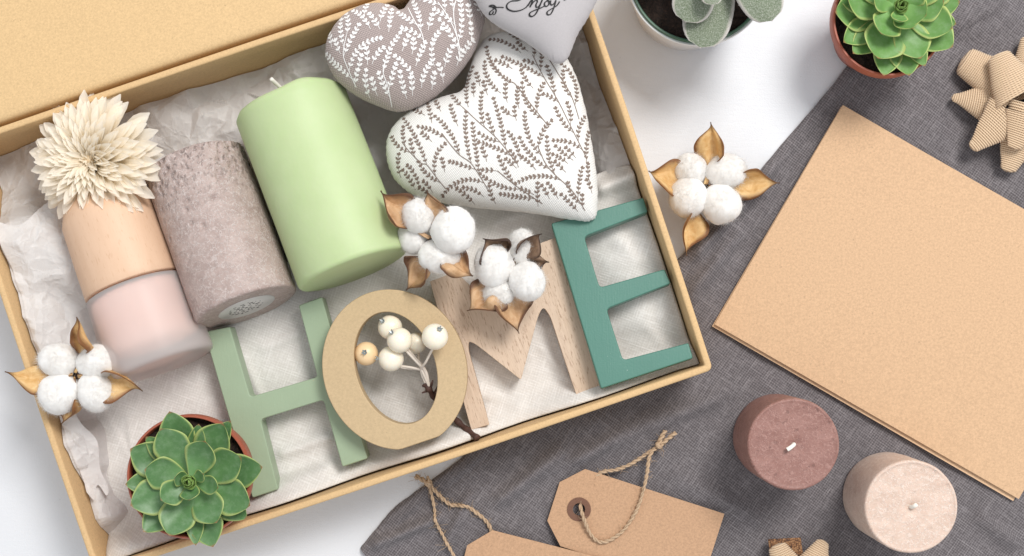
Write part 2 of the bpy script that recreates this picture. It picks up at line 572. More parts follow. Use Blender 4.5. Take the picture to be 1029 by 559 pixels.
def fillet(poly, seg=5):
    """poly: (x, y, r) corners -> rounded polygon points."""
    out = []
    n = len(poly)
    for i in range(n):
        p = Vector(poly[i][:2])
        r = poly[i][2] if len(poly[i]) > 2 else 0
        if r <= 0:
            out.append((p.x, p.y))
            continue
        a = (Vector(poly[i - 1][:2]) - p)
        b = (Vector(poly[(i + 1) % n][:2]) - p)
        la, lb = min(r, a.length * 0.45), min(r, b.length * 0.45)
        pa, pb = p + a.normalized() * la, p + b.normalized() * lb
        for k in range(seg + 1):
            t = k / seg
            q = pa * (1 - t) ** 2 + p * 2 * t * (1 - t) + pb * t * t
            out.append((q.x, q.y))
    return out


def slab(name, poly_px, z0f, z1f, mat, parent=None, bevel=0.08, hole=None, lift=0.0):
    """A solid plate whose top outline was measured in the picture at its real height; z0f / z1f are heights or functions of (x, y)."""
    f1 = z1f if callable(z1f) else (lambda x, y: z1f)
    f0 = z0f if callable(z0f) else (lambda x, y: z0f)

    def W(p):
        z = f1(0, 0)
        for _ in range(4):
            q = P(p[0], p[1], z)
            z = f1(q.x, q.y)
        return q
    bm = bmesh.new()
    loops = [poly_px] + ([hole] if hole else [])
    tops = []
    for lp in loops:
        pts = [W(p) for p in lp]
        area = sum(pts[i - 1].x * pts[i].y - pts[i].x * pts[i - 1].y for i in range(len(pts)))
        if area < 0:
            pts.reverse()
        tops.append(pts)
    # plane normal from the height function for a square-edged plate
    c = tops[0][0]
    e = 0.5
    nrm = Vector((-(f1(c.x + e, c.y) - f1(c.x, c.y)) / e, -(f1(c.x, c.y + e) - f1(c.x, c.y)) / e, 1)).normalized()
    edges = []
    for pts in tops:
        vt = [bm.verts.new(p) for p in pts]
        vb = []
        for p in pts:
            th = f1(p.x, p.y) - f0(p.x, p.y)
            vb.append(bm.verts.new(p - nrm * th))
        m = len(pts)
        for i in range(m):
            bm.faces.new((vt[i], vb[i], vb[(i + 1) % m], vt[(i + 1) % m]))
        edges.append((vt, vb))
    if hole is None:
        bm.faces.new(edges[0][0])
        bm.faces.new(list(reversed(edges[0][1])))
    else:
        for k in (0, 1):
            es = []
            for vt, vb in edges:
                L = (vt, vb)[k]
                for i in range(len(L)):
                    es.append(bm.edges.get((L[i], L[(i + 1) % len(L)])))
            bmesh.ops.triangle_fill(bm, use_beauty=True, edges=es)
    bmesh.ops.recalc_face_normals(bm, faces=bm.faces)
    if bevel:
        bm.normal_update()
        sh = [ed for ed in bm.edges if len(ed.link_faces) == 2 and ed.calc_face_angle(0) > math.radians(50)]
        bmesh.ops.bevel(bm, geom=sh, offset=bevel, segments=3, profile=0.5, affect='EDGES', clamp_overlap=True)
    big = [f for f in bm.faces if len(f.verts) > 4]
    bmesh.ops.triangulate(bm, faces=big)
    base = Vector((0, 0, 0))
    r = parent
    while r is not None:
        base = base + r.location
        r = r.parent
    for v in bm.verts:
        v.co = v.co * CM - base
    me = bpy.data.meshes.new(name)
    bm.to_mesh(me)
    bm.free()
    me.materials.append(MAT[mat])
    me.polygons.foreach_set('use_smooth', [True] * len(me.polygons))
    me.set_sharp_from_angle(angle=math.radians(35))
    o = bpy.data.objects.new(name, me)
    COL.objects.link(o)
    o.parent = parent
    wn = o.modifiers.new('normals', 'WEIGHTED_NORMAL')
    wn.keep_sharp = True
    wn.weight = 100
    return o


def solidify(o, th, off=-1):
    m = o.modifiers.new('thickness', 'SOLIDIFY')
    m.thickness = th * CM
    m.offset = off
    return o


class Crumple:
    """Continuous surface of flat facets, like creased paper."""
    def __init__(self, x0, x1, y0, y1, step, amp, seed):
        r = np.random.default_rng(seed)
        xs = np.arange(x0 - step, x1 + 2 * step, step)
        ys = np.arange(y0 - step, y1 + 2 * step, step)
        gx, gy = np.meshgrid(xs, ys)
        p = np.stack([gx.ravel(), gy.ravel()], 1) + r.uniform(-0.45, 0.45, (gx.size, 2)) * step
        self.p = p
        self.h = r.uniform(-1, 1, len(p)) * amp
        res = delaunay_2d_cdt([Vector(q) for q in p], [], [], 0, 1e-6)
        self.p = np.array([tuple(v) for v in res[0]])
        self.h = self.h if len(self.p) == len(self.h) else r.uniform(-1, 1, len(self.p)) * amp
        self.t = np.array([f for f in res[2]])

    def __call__(self, X, Y):
        Z = np.zeros(X.shape)
        for a, b, c in self.t:
            A, B, C = self.p[a], self.p[b], self.p[c]
            d = (B[1] - C[1]) * (A[0] - C[0]) + (C[0] - B[0]) * (A[1] - C[1])
            if abs(d) < 1e-9:
                continue
            l1 = ((B[1] - C[1]) * (X - C[0]) + (C[0] - B[0]) * (Y - C[1])) / d
            l2 = ((C[1] - A[1]) * (X - C[0]) + (A[0] - C[0]) * (Y - C[1])) / d
            l3 = 1 - l1 - l2
            m = (l1 >= -1e-6) & (l2 >= -1e-6) & (l3 >= -1e-6)
            Z[m] = (l1 * self.h[a] + l2 * self.h[b] + l3 * self.h[c])[m]
        return Z


# ------------------------------------------------------------------ table and grey cloth
mb = MB()
S = 150
mb.add([(-S, -S, 0), (S, -S, 0), (S, S, 0), (-S, S, 0)], [(0, 1, 2, 3)])
o = mb.build('tabletop', 'table')
tag(o, 'white painted tabletop with fine brush marks and specks', None, kind='structure')

# gift box frame, from the rim corners
BZ = 5.6
cFL, cFR, cBR, cBL = P(93.7, 579.8, BZ), P(716, 372, BZ), P(571.8, -63.5, BZ), P(-47.5, 144, BZ)
BC = (cFL + cFR + cBR + cBL) / 4
BU = ((cFR - cFL) + (cBR - cBL)).normalized()
BV = Vector((-BU.y, BU.x, 0))
HU = ((cFR - cFL).length + (cBR - cBL).length) / 4
HV = ((cBL - cFL).length + (cBR - cFR).length) / 4


def B(u, v, z=0.0):
    q = BC + BU * u + BV * v
    return Vector((q.x, q.y, z))


def inbox(x, y):
    d = Vector((x, y, 0)) - Vector((BC.x, BC.y, 0))
    return d.dot(BU), d.dot(BV)


def UVpx(px, py, z):
    q = P(px, py, z)
    return inbox(q.x, q.y)


def sstep(a, b, x):
    t = min(1, max(0, (x - a) / (b - a)))
    return t * t * (3 - 2 * t)


FOLDS = [  # px start, px end, height, width (cm): soft folds of the grey cloth
    ((700, 255), (775, 170), 0.22, 0.9), ((690, 300), (740, 235), 0.16, 0.8), ((560, 470), (620, 440), 0.22, 0.9),
    ((640, 430), (720, 400), 0.2, 1.0), ((505, 500), (560, 455), 0.22, 0.8), ((380, 545), (440, 520), 0.22, 0.7),
    ((680, 480), (760, 520), 0.15, 1.2), ((900, 90), (960, 60), 0.2, 1.0), ((960, 30), (1010, 10), 0.25, 1.2),
    ((450, 545), (470, 500), 0.16, 0.6), ((985, 520), (1015, 545), 0.2, 0.8), ((600, 420), (640, 450), 0.14, 0.5)]
FOLDS_W = [(P(*a), P(*b), h, w) for a, b, h, w in FOLDS]


def zgrey(x, y):
    z = 0.16 + 0.16 * (0.5 + 1.5 * fbm(x * 0.23, y * 0.23, 5, 2)) + 0.05 * fbm(x * 0.55, y * 0.55, 1, 2)
    for a, b, h, w in FOLDS_W:
        ab = b - a
        px, py = x - a.x, y - a.y
        t = min(1, max(0, (px * ab.x + py * ab.y) / ab.length_squared))
        dx, dy = px - ab.x * t, py - ab.y * t
        d2 = dx * dx + dy * dy
        ww = w * (0.8 + 0.4 * nz(x * 0.3, y * 0.3, h * 9))
        z += 2.9 * h * math.exp(-d2 / (ww * ww * 0.36)) * (1.2 - 0.6 * abs(t - 0.5))
    kx, ky = NX + x * F / H, NY - y * F / H
    e1, e2 = (kx - 846) * 0.5 + (ky - 106) * 0.866, (kx - 846) * 0.866 - (ky - 106) * 0.5
    if e1 > -6 and e1 < 262 and e2 > -6:
        z = min(z, 0.46)
    e1, e2 = (kx - 588) * 0.952 + (ky - 471.5) * 0.306, -(kx - 588) * 0.306 + (ky - 471.5) * 0.952
    if e1 > -26 and e1 < 152 and e2 > -6:
        z = min(z, 0.42)
    if ky > 528 and 465 < kx < 720:
        z = min(z, 0.42)
    u, v = inbox(x, y)
    k = sstep(-0.3, 1.2, max(abs(u) - HU, abs(v) - HV))
    z = z * k + 0.06 * (1 - k)
    return max(0.05, z)


edge_px = [(362, 551), (388, 519), (415, 496), (465, 458), (560, 370), (640, 300), (685, 256), (735, 202), (785, 146), (845, 74), (905, 0), (985, -95)]
edge = catmull([tuple(P(*p, 0.15))[:2] for p in edge_px], 14)
rows, uvs = [], []
NT_ = 240
for i, (ex, ey) in enumerate(edge):
    s = i / (len(edge) - 1)
    d0, d1 = Vector((0.62, -0.78)), Vector((0.96, -0.28))
    d = (d0 * (1 - s) + d1 * s).normalized()
    row = []
    jig = 0.12 * nz(i * 0.08, 3.3) + 0.03 * nz(i * 0.9, 1.3)
    for j in range(NT_ + 1):
        t = (j / NT_) ** 1.15 * 46 + jig * max(0, 1 - j / 20)
        x, y = ex + d.x * t, ey + d.y * t
        z = zgrey(x, y)
        hem = 0.09 * (1 - sstep(0.72, 0.86, t)) - 0.035 * math.exp(-((t - 0.92) / 0.09) ** 2)
        z += hem
        if t < 0.2:
            z = 0.07 + (z - 0.07) * (max(0.0, t) / 0.2) ** 0.5
        row.append((x, y, z))
    rows.append(row)
mb = MB().grid(rows)
o = mb.build('linen_cloth', 'grey_linen')
tag(o, 'dark grey woven linen cloth with soft folds lying on the white table under the card', 'cloth')


def zg(px, py):
    q = P(px, py, 0.3)
    return zgrey(q.x, q.y)


# ------------------------------------------------------------------ gift box
bx = thing('gift_box', B(0, 0, 0.12), 'open shallow kraft cardboard gift box with its lid folded back', 'box')


def rrect(hu, hv, r, z, n=6):
    pts = []
    for cx, cy, a0 in ((hu - r, hv - r, 0), (-hu + r, hv - r, 90), (-hu + r, -hv + r, 180), (hu - r, -hv + r, 270)):
        for k in range(n + 1):
            a = math.radians(a0 + 90 * k / n)
            pts.append(B(cx + r * math.cos(a), cy + r * math.sin(a), z))
    # subdivide the straights a little so that the walls can bow
    out = []
    for i, p in enumerate(pts):
        q = pts[(i + 1) % len(pts)]
        m = 14 if (q - p).length > 4 else 1
        for k in range(m):
            out.append(p.lerp(q, k / m))
    res = []
    for p in out:
        u, v = inbox(p.x, p.y)
        w = z / BZ
        bow = 0.16 * w * math.cos(math.pi * 0.5 * min(1, abs(u) / HU)) * (1 if v > 0 else -1) * (abs(v) > HV - 1)
        bow2 = 0.08 * w * math.cos(math.pi * 0.5 * min(1, abs(v) / HV)) * (1 if u > 0 else -1) * (abs(u) > HU - 1)
        res.append(p + BV * bow * 0.7 + BU * bow2)
    return res


TH = 0.36
rings = [(0, 0.12), (0, 2.0), (0, 4.0), (0, BZ - 0.09), (0.03, BZ - 0.03), (0.09, BZ), (TH - 0.09, BZ), (TH - 0.03, BZ - 0.03), (TH, BZ - 0.09), (TH, 4.0), (TH, 2.0), (TH, 0.4)]
rows = [rrect(HU - i, HV - i, max(0.1, 0.32 - i), z) for i, z in rings]
mb = MB().grid(rows, 0, True)
nlast = len(rows[0])
o0 = (len(rows) - 1) * nlast
mb.f.append(tuple(range(o0, o0 + nlast)))
mb.mi.append(0)
mb.f.append(tuple(reversed(range(nlast))))
mb.mi.append(0)
tray = mb.build('tray', 'box', bx, auto=50)
# lid, hinged at the back rim and folded back until it rests on the table behind
LL = 25.0
rows = []
prof = [(0.10, BZ - 0.95), (0.12, BZ - 0.6), (0.17, BZ - 0.22), (0.25, BZ - 0.06), (0.42, BZ + 0.02), (0.8, BZ - 0.03), (1.3, BZ - 0.14)]
a_l = math.radians(-10)
for k in range(1, 26):
    d = k / 25 * (LL - 1.3)
    prof.append((1.3 + d * math.cos(a_l), BZ - 0.14 + d * math.sin(a_l)))
low = [(d - 0.05, z - 0.22) for d, z in reversed(prof[3:])]
full = prof + [(prof[-1][0] + 0.08, prof[-1][1] - 0.1)] + low + [(0.26, BZ - 0.95)]
NU = 60
for d, z in full:
    rows.append([B(-HU + 0.1 + (2 * HU - 0.2) * j / NU, HV + 0.07 + 0.11 * math.cos(math.pi * 0.5 * (2 * j / NU - 1)) + d,
                   max(0.13, z) + 0.05 * nz(d * 0.2, j * 0.15)) for j in range(NU + 1)])
mb = MB().grid(rows)
m = len(full)
for side in (0, NU):
    mb.f.append(tuple(i * (NU + 1) + side for i in range(m)))
    mb.mi.append(0)
lid = mb.build('lid', 'lid', bx, auto=60, fix=True)


# ------------------------------------------------------------------ tissue paper in the box
def sheet_from(u0, u1, v0, v1, nu, nv, zf, edgef=None):
    us, vs = np.linspace(u0, u1, nu), np.linspace(v0, v1, nv)
    U, V = np.meshgrid(us, vs)
    if edgef:
        U, V = edgef(U, V)
    Z = zf(U, V)
    return U, V, Z


def grid_obj(name, U, V, Z, mat):
    rows = [[B(U[i, j], V[i, j], Z[i, j]) for j in range(U.shape[1])] for i in range(U.shape[0])]
    return MB().grid(rows).build(name, mat, smooth=(mat != 'tissue'))


c1 = Crumple(-18, 18, -13, 13, 2.6, 0.75, 3)
c2 = Crumple(-18, 18, -13, 13, 1.15, 0.24, 4)
c3 = Crumple(-18, 18, -13, 13, 0.5, 0.06, 5)


def smooth(a, b, x):
    t = np.clip((x - a) / (b - a), 0, 1)
    return t * t * (3 - 2 * t)


def tissue_z(U, V):
    lift = 3.0 * smooth(-12.5 - 2.3 * smooth(-1, -4, V), -16.9, U) * smooth(10.5, 6.0, V) * smooth(-11, -6, V) + 1.0 * smooth(-15, -16.8, U) * smooth(-7, -10, V)
    lift += 0.8 * smooth(8.8, 11.6, V) * (0.55 + 0.45 * np.sin(U * 0.9 + 0.7)) * smooth(14.5, 10, U)
    lift += 1.0 * smooth(14.5, 16.8, U)
    vis = 0.3 + 0.7 * np.maximum(np.maximum(smooth(-11.5 - 3 * smooth(-1, -4, V), -13.5 - 2 * smooth(-1, -4, V), U), smooth(8.3, 9.4, V)), smooth(14.2, 15.5, U))
    z = 1.35 + lift + vis * (c1(U, V) + c2(U, V) * 1.7 + c3(U, V) * 1.5)
    mid = (1 - np.maximum(np.maximum(smooth(-12 - 2.8 * smooth(-1, -4, V), -14 - 1.6 * smooth(-1, -4, V), U), smooth(7.5, 9, V)), smooth(14, 15.5, U)))
    z = np.where(mid > 0.5, np.minimum(z, 1.7), z)
    deep = smooth(3.5, 5.5, U) * smooth(0.5, 2.5, V)
    amp = 0.25 + 0.75 * smooth(12.5, 14.0, U)
    z = z * (1 - deep) + (0.75 + amp * (z - 1.35)) * deep
    return np.clip(z, 0.45, 5.3)


iu, iv = HU - TH - 0.04, HV - TH - 0.04
U, V, Z = sheet_from(-iu, iu, -iv, iv, 380, 270, tissue_z)
o = grid_obj('tissue_paper', U, V, Z, 'tissue')
tag(o, 'crumpled translucent white tissue paper lining the whole floor of the kraft box', 'tissue paper')

# a loose flap of tissue folded over itself along the left wall
d1 = Crumple(-18, 18, -13, 13, 1.9, 0.42, 31)
d2 = Crumple(-18, 18, -13, 13, 0.7, 0.11, 32)


def flap_edge(U, V):
    k = (U + 16.9) / 5.4
    u2 = -16.9 + k * (3.4 + 0.8 * np.sin(V * 0.9) + 0.5 * np.sin(V * 2.3 + 1) + 1.4 * smooth(2, 5, V)) * (1 - 0.72 * smooth(-0.5, -3.0, V))
    v2 = V + 0.4 * np.sin(U * 1.7) * (np.abs(V + 1) / 8)
    return u2, v2


def flap_z(U, V):
    z = 4.55 - 0.33 * (U + 16.9) + 0.5 * np.sin(V * 0.8 + U * 0.6) * 0.6 + d1(U, V) + d2(U, V)
    z -= 0.8 * smooth(-4, -8, V)
    return np.clip(np.maximum(z, tissue_z(U, V) + 0.08), 1.4, 5.2)


U, V, Z = sheet_from(-16.9, -11.5, -8.0, 7.6, 70, 160, flap_z, flap_edge)
o = grid_obj('tissue_paper', U, V, Z, 'tissue')
tag(o, 'loose creased flap of white tissue paper along the left wall of the box', 'tissue paper')

# ------------------------------------------------------------------ white linen inside the box
LFOLDS = [  # px start, end, height, width
    ((272, 490), (330, 468), 0.35, 0.55), ((285, 455), (330, 440), 0.3, 0.5), ((265, 350), (300, 335), 0.16, 0.5), ((240, 350), (262, 398), 0.12, 0.3),
    ((612, 330), (660, 318), 0.4, 0.8), ((650, 330), (672, 352), 0.25, 0.5), ((610, 230), (640, 262), 0.3, 0.6), ((605, 245), (650, 240), 0.2, 0.5),
    ((370, 405), (425, 380), 0.2, 0.8), ((480, 395), (520, 405), 0.2, 0.6), ((130, 420), (140, 540), 0.12, 0.25), ((360, 470), (480, 430), 0.2, 0.5),
    ((605, 190), (650, 172), 0.7, 0.65), ((500, 225), (560, 205), 0.3, 0.7), ((120, 545), (230, 530), 0.18, 0.5), ((545, 350), (570, 380), 0.15, 0.4)]
LIU, LIV = iu - 0.02, iv - 0.02
LF = [(*UVpx(*a, 2.4), *UVpx(*b, 2.4), h * (0.45 if a[0] > 600 and a[1] > 215 else 1.0), w) for a, b, h, w in LFOLDS]


def linen_z(U, V):
    z = np.full(U.shape, 2.25)
    for i in range(U.shape[0]):
        for j in range(U.shape[1]):
            u, v = U[i, j], V[i, j]
            z[i, j] += 0.10 * fbm(u * 0.35, v * 0.35, 7, 3) + 0.03 * fbm(u * 0.9, v * 0.9, 2, 2)
    for ua, va, ub, vb, h, w in LF:
        du, dv = ub - ua, vb - va
        t = np.clip(((U - ua) * du + (V - va) * dv) / (du * du + dv * dv), 0, 1)
        d2 = (U - ua - du * t) ** 2 + (V - va - dv * t) ** 2
        z += h * np.exp(-d2 / (0.5 * w * w))
    z += 2.0 * smooth(-10.2, -11.75, V) * (0.7 + 0.3 * np.sin(U * 0.7))
    eu, ev = UVpx(640, 285, 3.0)
    z += 1.15 * np.exp(-((U - eu) / 2.2) ** 2 - ((V - ev) / 4.5) ** 2)
    z += 0.5 * smooth(15.6, 16.9, U)
    z += 0.25 * smooth(-12.4, -13.7, U)
    return z


ul = UVpx(84, 420, 2.2)[0]


def linen_edge(U, V):
    k = (U - ul) / (LIU - ul)
    left = ul + 0.25 * np.sin(V * 0.7) - 0.5 * smooth(-6, -11, V)
    u2 = left + k * (LIU - left)
    top = 0.8 + (UVpx(622, 168, 3.6)[1] - 0.8) * smooth(12.6, 14.6, u2) + 0.15 * np.sin(u2 * 1.3)
    kk = (V + LIV) / 13.0
    return u2, -LIV + kk * (top + LIV)


U, V, Z = sheet_from(ul, LIU, -LIV, 13.0 - LIV, 240, 150, linen_z, linen_edge)
# hem along the left edge
Zh = Z.copy()
for i in range(U.shape[0]):
    d = U[i] - U[i, 0]
    Zh[i] += 0.07 * (1 - smooth(1.55, 1.7, d)) - 0.04 * np.exp(-((d - 1.75) / 0.08) ** 2)
    Zh[i] -= 0.4 * (1 - smooth(0, 0.25, d)) ** 2
o = grid_obj('linen_cloth', U, V, Zh, 'white_linen')
solidify(o, 0.06)
tag(o, 'off white linen cloth with a stitched hem spread under the letters in the box', 'cloth')
LU, LV, LZ = U, V, Zh


def zlin(px, py):
    u, v = UVpx(px, py, 2.4)
    d = (LU - u) ** 2 + (LV - v) ** 2
    return float(LZ.ravel()[int(np.argmin(d))])


# ------------------------------------------------------------------ letters
o = slab('letter', fillet([(205, 333.5, 2), (231, 328.5, 2), (251.5, 399, 3.5), (319, 379, 3.5), (300, 307, 2), (323.5, 298.5, 2), (369.5, 461, 2),
                           (344, 469.5, 2), (325, 402, 4), (262, 421.5, 4), (279.5, 492, 2), (253.5, 500.5, 2)]), 2.55, 3.95, 'sage', bevel=0.1)
tag(o, 'sage green painted letter H lying on the white linen, overlapped by the kraft letter O', 'letter', 'letters spelling HOME')


def ell(cx, cy, a, b, rot, n=96, flat=None):
    out = []
    c, s = math.cos(rot), math.sin(rot)
    for k in range(n):
        t = 2 * math.pi * k / n
        x, y = a * math.cos(t), b * math.sin(t)
        if flat and y > flat:
            y = flat
        out.append((cx + x * c - y * s, cy + x * s + y * c))
    return out


o = slab('letter', ell(396.5, 371.5, 72, 81.5, math.radians(-18.6), 110, 78), 4.02, 5.2, 'okraft', bevel=0.06,
         hole=ell(397.6, 370, 39.8, 58, math.radians(-18.6), 90))
tag(o, 'kraft brown letter O with a bunch of cream berries lying in its opening', 'letter', 'letters spelling HOME')
o = slab('letter', fillet([(432, 283, 1), (458, 273, 1), (513, 326, 2), (528, 250, 1), (566, 236, 1), (621, 387, 2), (580, 399.5, 2), (553, 318, 6), (546, 308, 5),
                           (541, 317, 5), (523.5, 382, 2), (478, 346, 5), (471, 343, 3), (470.5, 352, 4), (491.5, 427, 1), (473.5, 432, 1)]), 2.45, 3.7, 'sawn', bevel=0.04)
tag(o, 'bare sawn wood letter M under the dark green letter E and the cotton', 'letter', 'letters spelling HOME')

e_up = Vector((-BV.x, -BV.y, 0))
eC = P(620, 300, 4.8)


def ez(x, y):
    d = (x - eC.x) * -BV.x + (y - eC.y) * -BV.y
    return 4.75 + 0.11 * d


o = slab('letter', fillet([(553.8, 224.5, 2), (646.5, 198.5, 2), (651, 213, 2), (587, 237.8, 4.5), (602.5, 289, 4.5), (668, 270.5, 2), (674, 285, 2), (609.5, 310.5, 4.5),
                           (626, 362, 4.5), (692, 344.6, 2), (696.5, 360, 2), (604, 390.7, 2)]), lambda x, y: ez(x, y) - 0.95, ez, 'teal', bevel=0.09)
tag(o, 'dark teal green letter E by the right wall of the box, over the wooden M', 'letter', 'letters spelling HOME')


# ------------------------------------------------------------------ lying candles and the bottle
def lying(pa, pb, R, zc, zb=None):
    """axis end points from picture positions at the axis height."""
    a, b = P(*pa, zc), P(*pb, zb or zc)
    return a, (b - a), (b - a).length


zc = 4.35
a, ax, L = lying((290.5, 101), (356, 272), 3.0, 4.1, 5.2)
cd = thing('pillar_candle', (a + ax * 0.5) - Vector((0, 0, 3.0)), 'smooth pale green pillar candle lying on its side in the box', 'candle')
Rg = 3.12
prof = [(0.001, 0.28), (1.2, 0.22), (2.3, 0.12), (2.62, 0.05), (2.78, 0.03), (2.9, 0.06), (2.98, 0.16), (Rg, 0.34)]
prof += [(Rg, 0.34 + (L - 0.6) * k / 24) for k in range(1, 25)]
prof += [(Rg - 0.02, L - 0.16), (Rg - 0.09, L - 0.05), (Rg - 0.25, L), (1.5, L), (0.001, L)]


def wobg(r, t, th):
    k = nz(math.cos(th) * 1.1, math.sin(th) * 1.1, t * 0.25)
    e = sstep(1.0, 0.0, t)
    return r * (1 + 0.006 * k + 0.012 * e * nz(math.cos(th) * 2, math.sin(th) * 2, 5)), t + e * 0.22 * nz(math.cos(th) * 1.6, math.sin(th) * 1.6, 9) * (r / Rg)


mb = lathe(MB(), prof, a, ax, 96, wob=wobg)
mb.build('candle_body', 'green_wax', cd)
an = ax.normalized()
w0 = P(278, 88, 5.3)
mb = tube(MB(), catmull([tuple(a + an * 0.4), tuple(a - an * 0.1), tuple(a - an * 0.55 + Vector((-.10, 0, 0.5))), tuple(a - an * 1.05 + Vector((-0.40, 0, 1.3)))], 5), 0.11, 8)
mb.build('wick', 'wick', cd)

zc = 3.85
a, ax, L = lying((195, 163), (248, 309), 2.62, 3.5, 5.0)
cd = thing('pillar_candle', (a + ax * 0.5) - Vector((0, 0, 2.6)), 'rough mauve grey pillar candle lying between the wooden bottle and the green candle', 'candle')
Rm = 2.84
prof = [(0.001, 0.1), (1.6, 0.05), (2.4, 0.0), (2.58, 0.04), (Rm, 0.16)] + [(Rm, 0.16 + (L - 0.3) * k / 40) for k in range(1, 41)]
prof += [(Rm - 0.06, L - 0.04), (Rm - 0.16, L), (2.2, L - 0.02), (0.001, L - 0.02)]
random.seed(5)
PITS = [(random.uniform(0, 2 * math.pi), random.expovariate(1 / 1.1) + 0.15, random.uniform(0.06, 0.13)) for _ in range(190)]


def wobm(r, t, th):
    k = fbm(math.cos(th) * 2.4, math.sin(th) * 2.4, t * 0.9, 3)
    d = 0.0
    if r > Rm - 0.1:
        for (pt, pl, pr) in PITS:
            da = (th - pt + math.pi) % (2 * math.pi) - math.pi
            q = ((da * Rm) ** 2 + (t - pl) ** 2 * 0.6) / (pr * pr)
            if q < 4:
                d = max(d, 0.19 * math.exp(-q))
    return r * (1 + 0.006 * k) - d, t


prof2 = []
for i in range(len(prof) - 1):
    prof2.append(prof[i])
    if prof[i][0] > 2.6 and prof[i][1] < 4.5:
        for q in (0.34, 0.67):
            prof2.append(tuple(x + (y - x) * q for x, y in zip(prof[i], prof[i + 1])))
prof2.append(prof[-1])
mb = lathe(MB(), prof2, a, ax, 180, wob=wobm)
body = mb.build('candle_body', 'mauve_wax', cd)
an, fx, fy = frame_of(ax)
# sticker on the foot of the candle, with rows of tiny print
e0 = a + an * (L - 0.01)
mb = MB()
lathe(mb, [(0.001, 0.03), (1.55, 0.03), (1.58, 0.0)], e0, an, 48)
st = mb.build('sticker', 'sticker', cd)
mb = MB()
random.seed(3)
for r_ in range(-3, 4):
    x = -math.sqrt(max(0, 1.0 ** 2 - (r_ * 0.28) ** 2))
    xe = -x
    while x < xe - 0.1:
        w = random.uniform(0.06, 0.24)
        hgt = random.choice((0.07, 0.09, 0.13))
        c0 = e0 + an * 0.034 + fx * x + fy * (r_ * 0.28)
        mb.add([c0, c0 + fx * w, c0 + fx * w + fy * hgt, c0 + fy * hgt], [(0, 1, 2, 3)])
        x += w + random.uniform(0.06, 0.25)
mb.build('print', 'ink', st, smooth=False)
mb = tube(MB(), [tuple(a + an * 0.3), tuple(a - an * 0.3), tuple(a - an * 0.8 + Vector((-0.1, 0, 0.15)))], 0.09, 8)
mb.build('wick', 'wick', cd)

# diffuser bottle: beech cap, frosted glass
zc = 3.95
a, ax, L = lying((97, 184), (164.5, 369), 2.7, 3.9, 4.8)
an, fx, fy = frame_of(ax)
bt = thing('diffuser_bottle', (a + ax * 0.5) - Vector((0, 0, 2.8)), 'fragrance bottle of frosted pink glass with a rounded beech wood cap, lying in the box', 'bottle')
Lc = (P(129, 290, 4.4) - a).length
R1, R2 = 2.60, 2.74
prof = [(0.001, 0.0), (0.5, 0.03), (1.0, 0.12), (1.5, 0.32), (1.95, 0.68), (2.2, 1.05), (2.36, 1.5), (R1 - 0.04, 2.0)]
prof += [(R1 - 0.04 + 0.12 * k / 10, 2.0 + (Lc - 2.05) * k / 10) for k in range(1, 11)]
prof += [(R1 + 0.05, Lc), (R1 - 0.1, Lc + 0.03), (0.001, Lc + 0.03)]
lathe(MB(), prof, a, ax, 96, uvscale=(1, 0.06)).build('cap', 'beech', bt, auto=60)
g0 = Lc + 0.06
prof = [(0.001, g0), (1.6, g0), (R2 - 0.25, g0 + 0.02), (R2 - 0.06, g0 + 0.1), (R2, g0 + 0.28)]
prof += [(R2 + 0.14 * k / 10, g0 + 0.28 + (L - g0 - 0.75) * k / 10) for k in range(1, 11)]
prof += [(R2 + 0.13, L - 0.32), (R2 + 0.07, L - 0.15), (R2 - 0.08, L - 0.04), (R2 - 0.4, L), (0.001, L)]
gl = lathe(MB(), prof, a, ax, 96).build('glass', 'glass', bt)
gl['label'] = 'frosted pale pink glass body'
prof = [(0.001, g0 + 0.1), (1.9, g0 + 0.1), (2.2, g0 + 0.25), (2.3, g0 + 0.6), (2.3, L - 1.7), (2.1, L - 1.3), (1.4, L - 1.15), (0.001, L - 1.15)]
lathe(MB(), prof, a, ax, 48).build('liquid', 'liquid', gl)

# ------------------------------------------------------------------ hearts


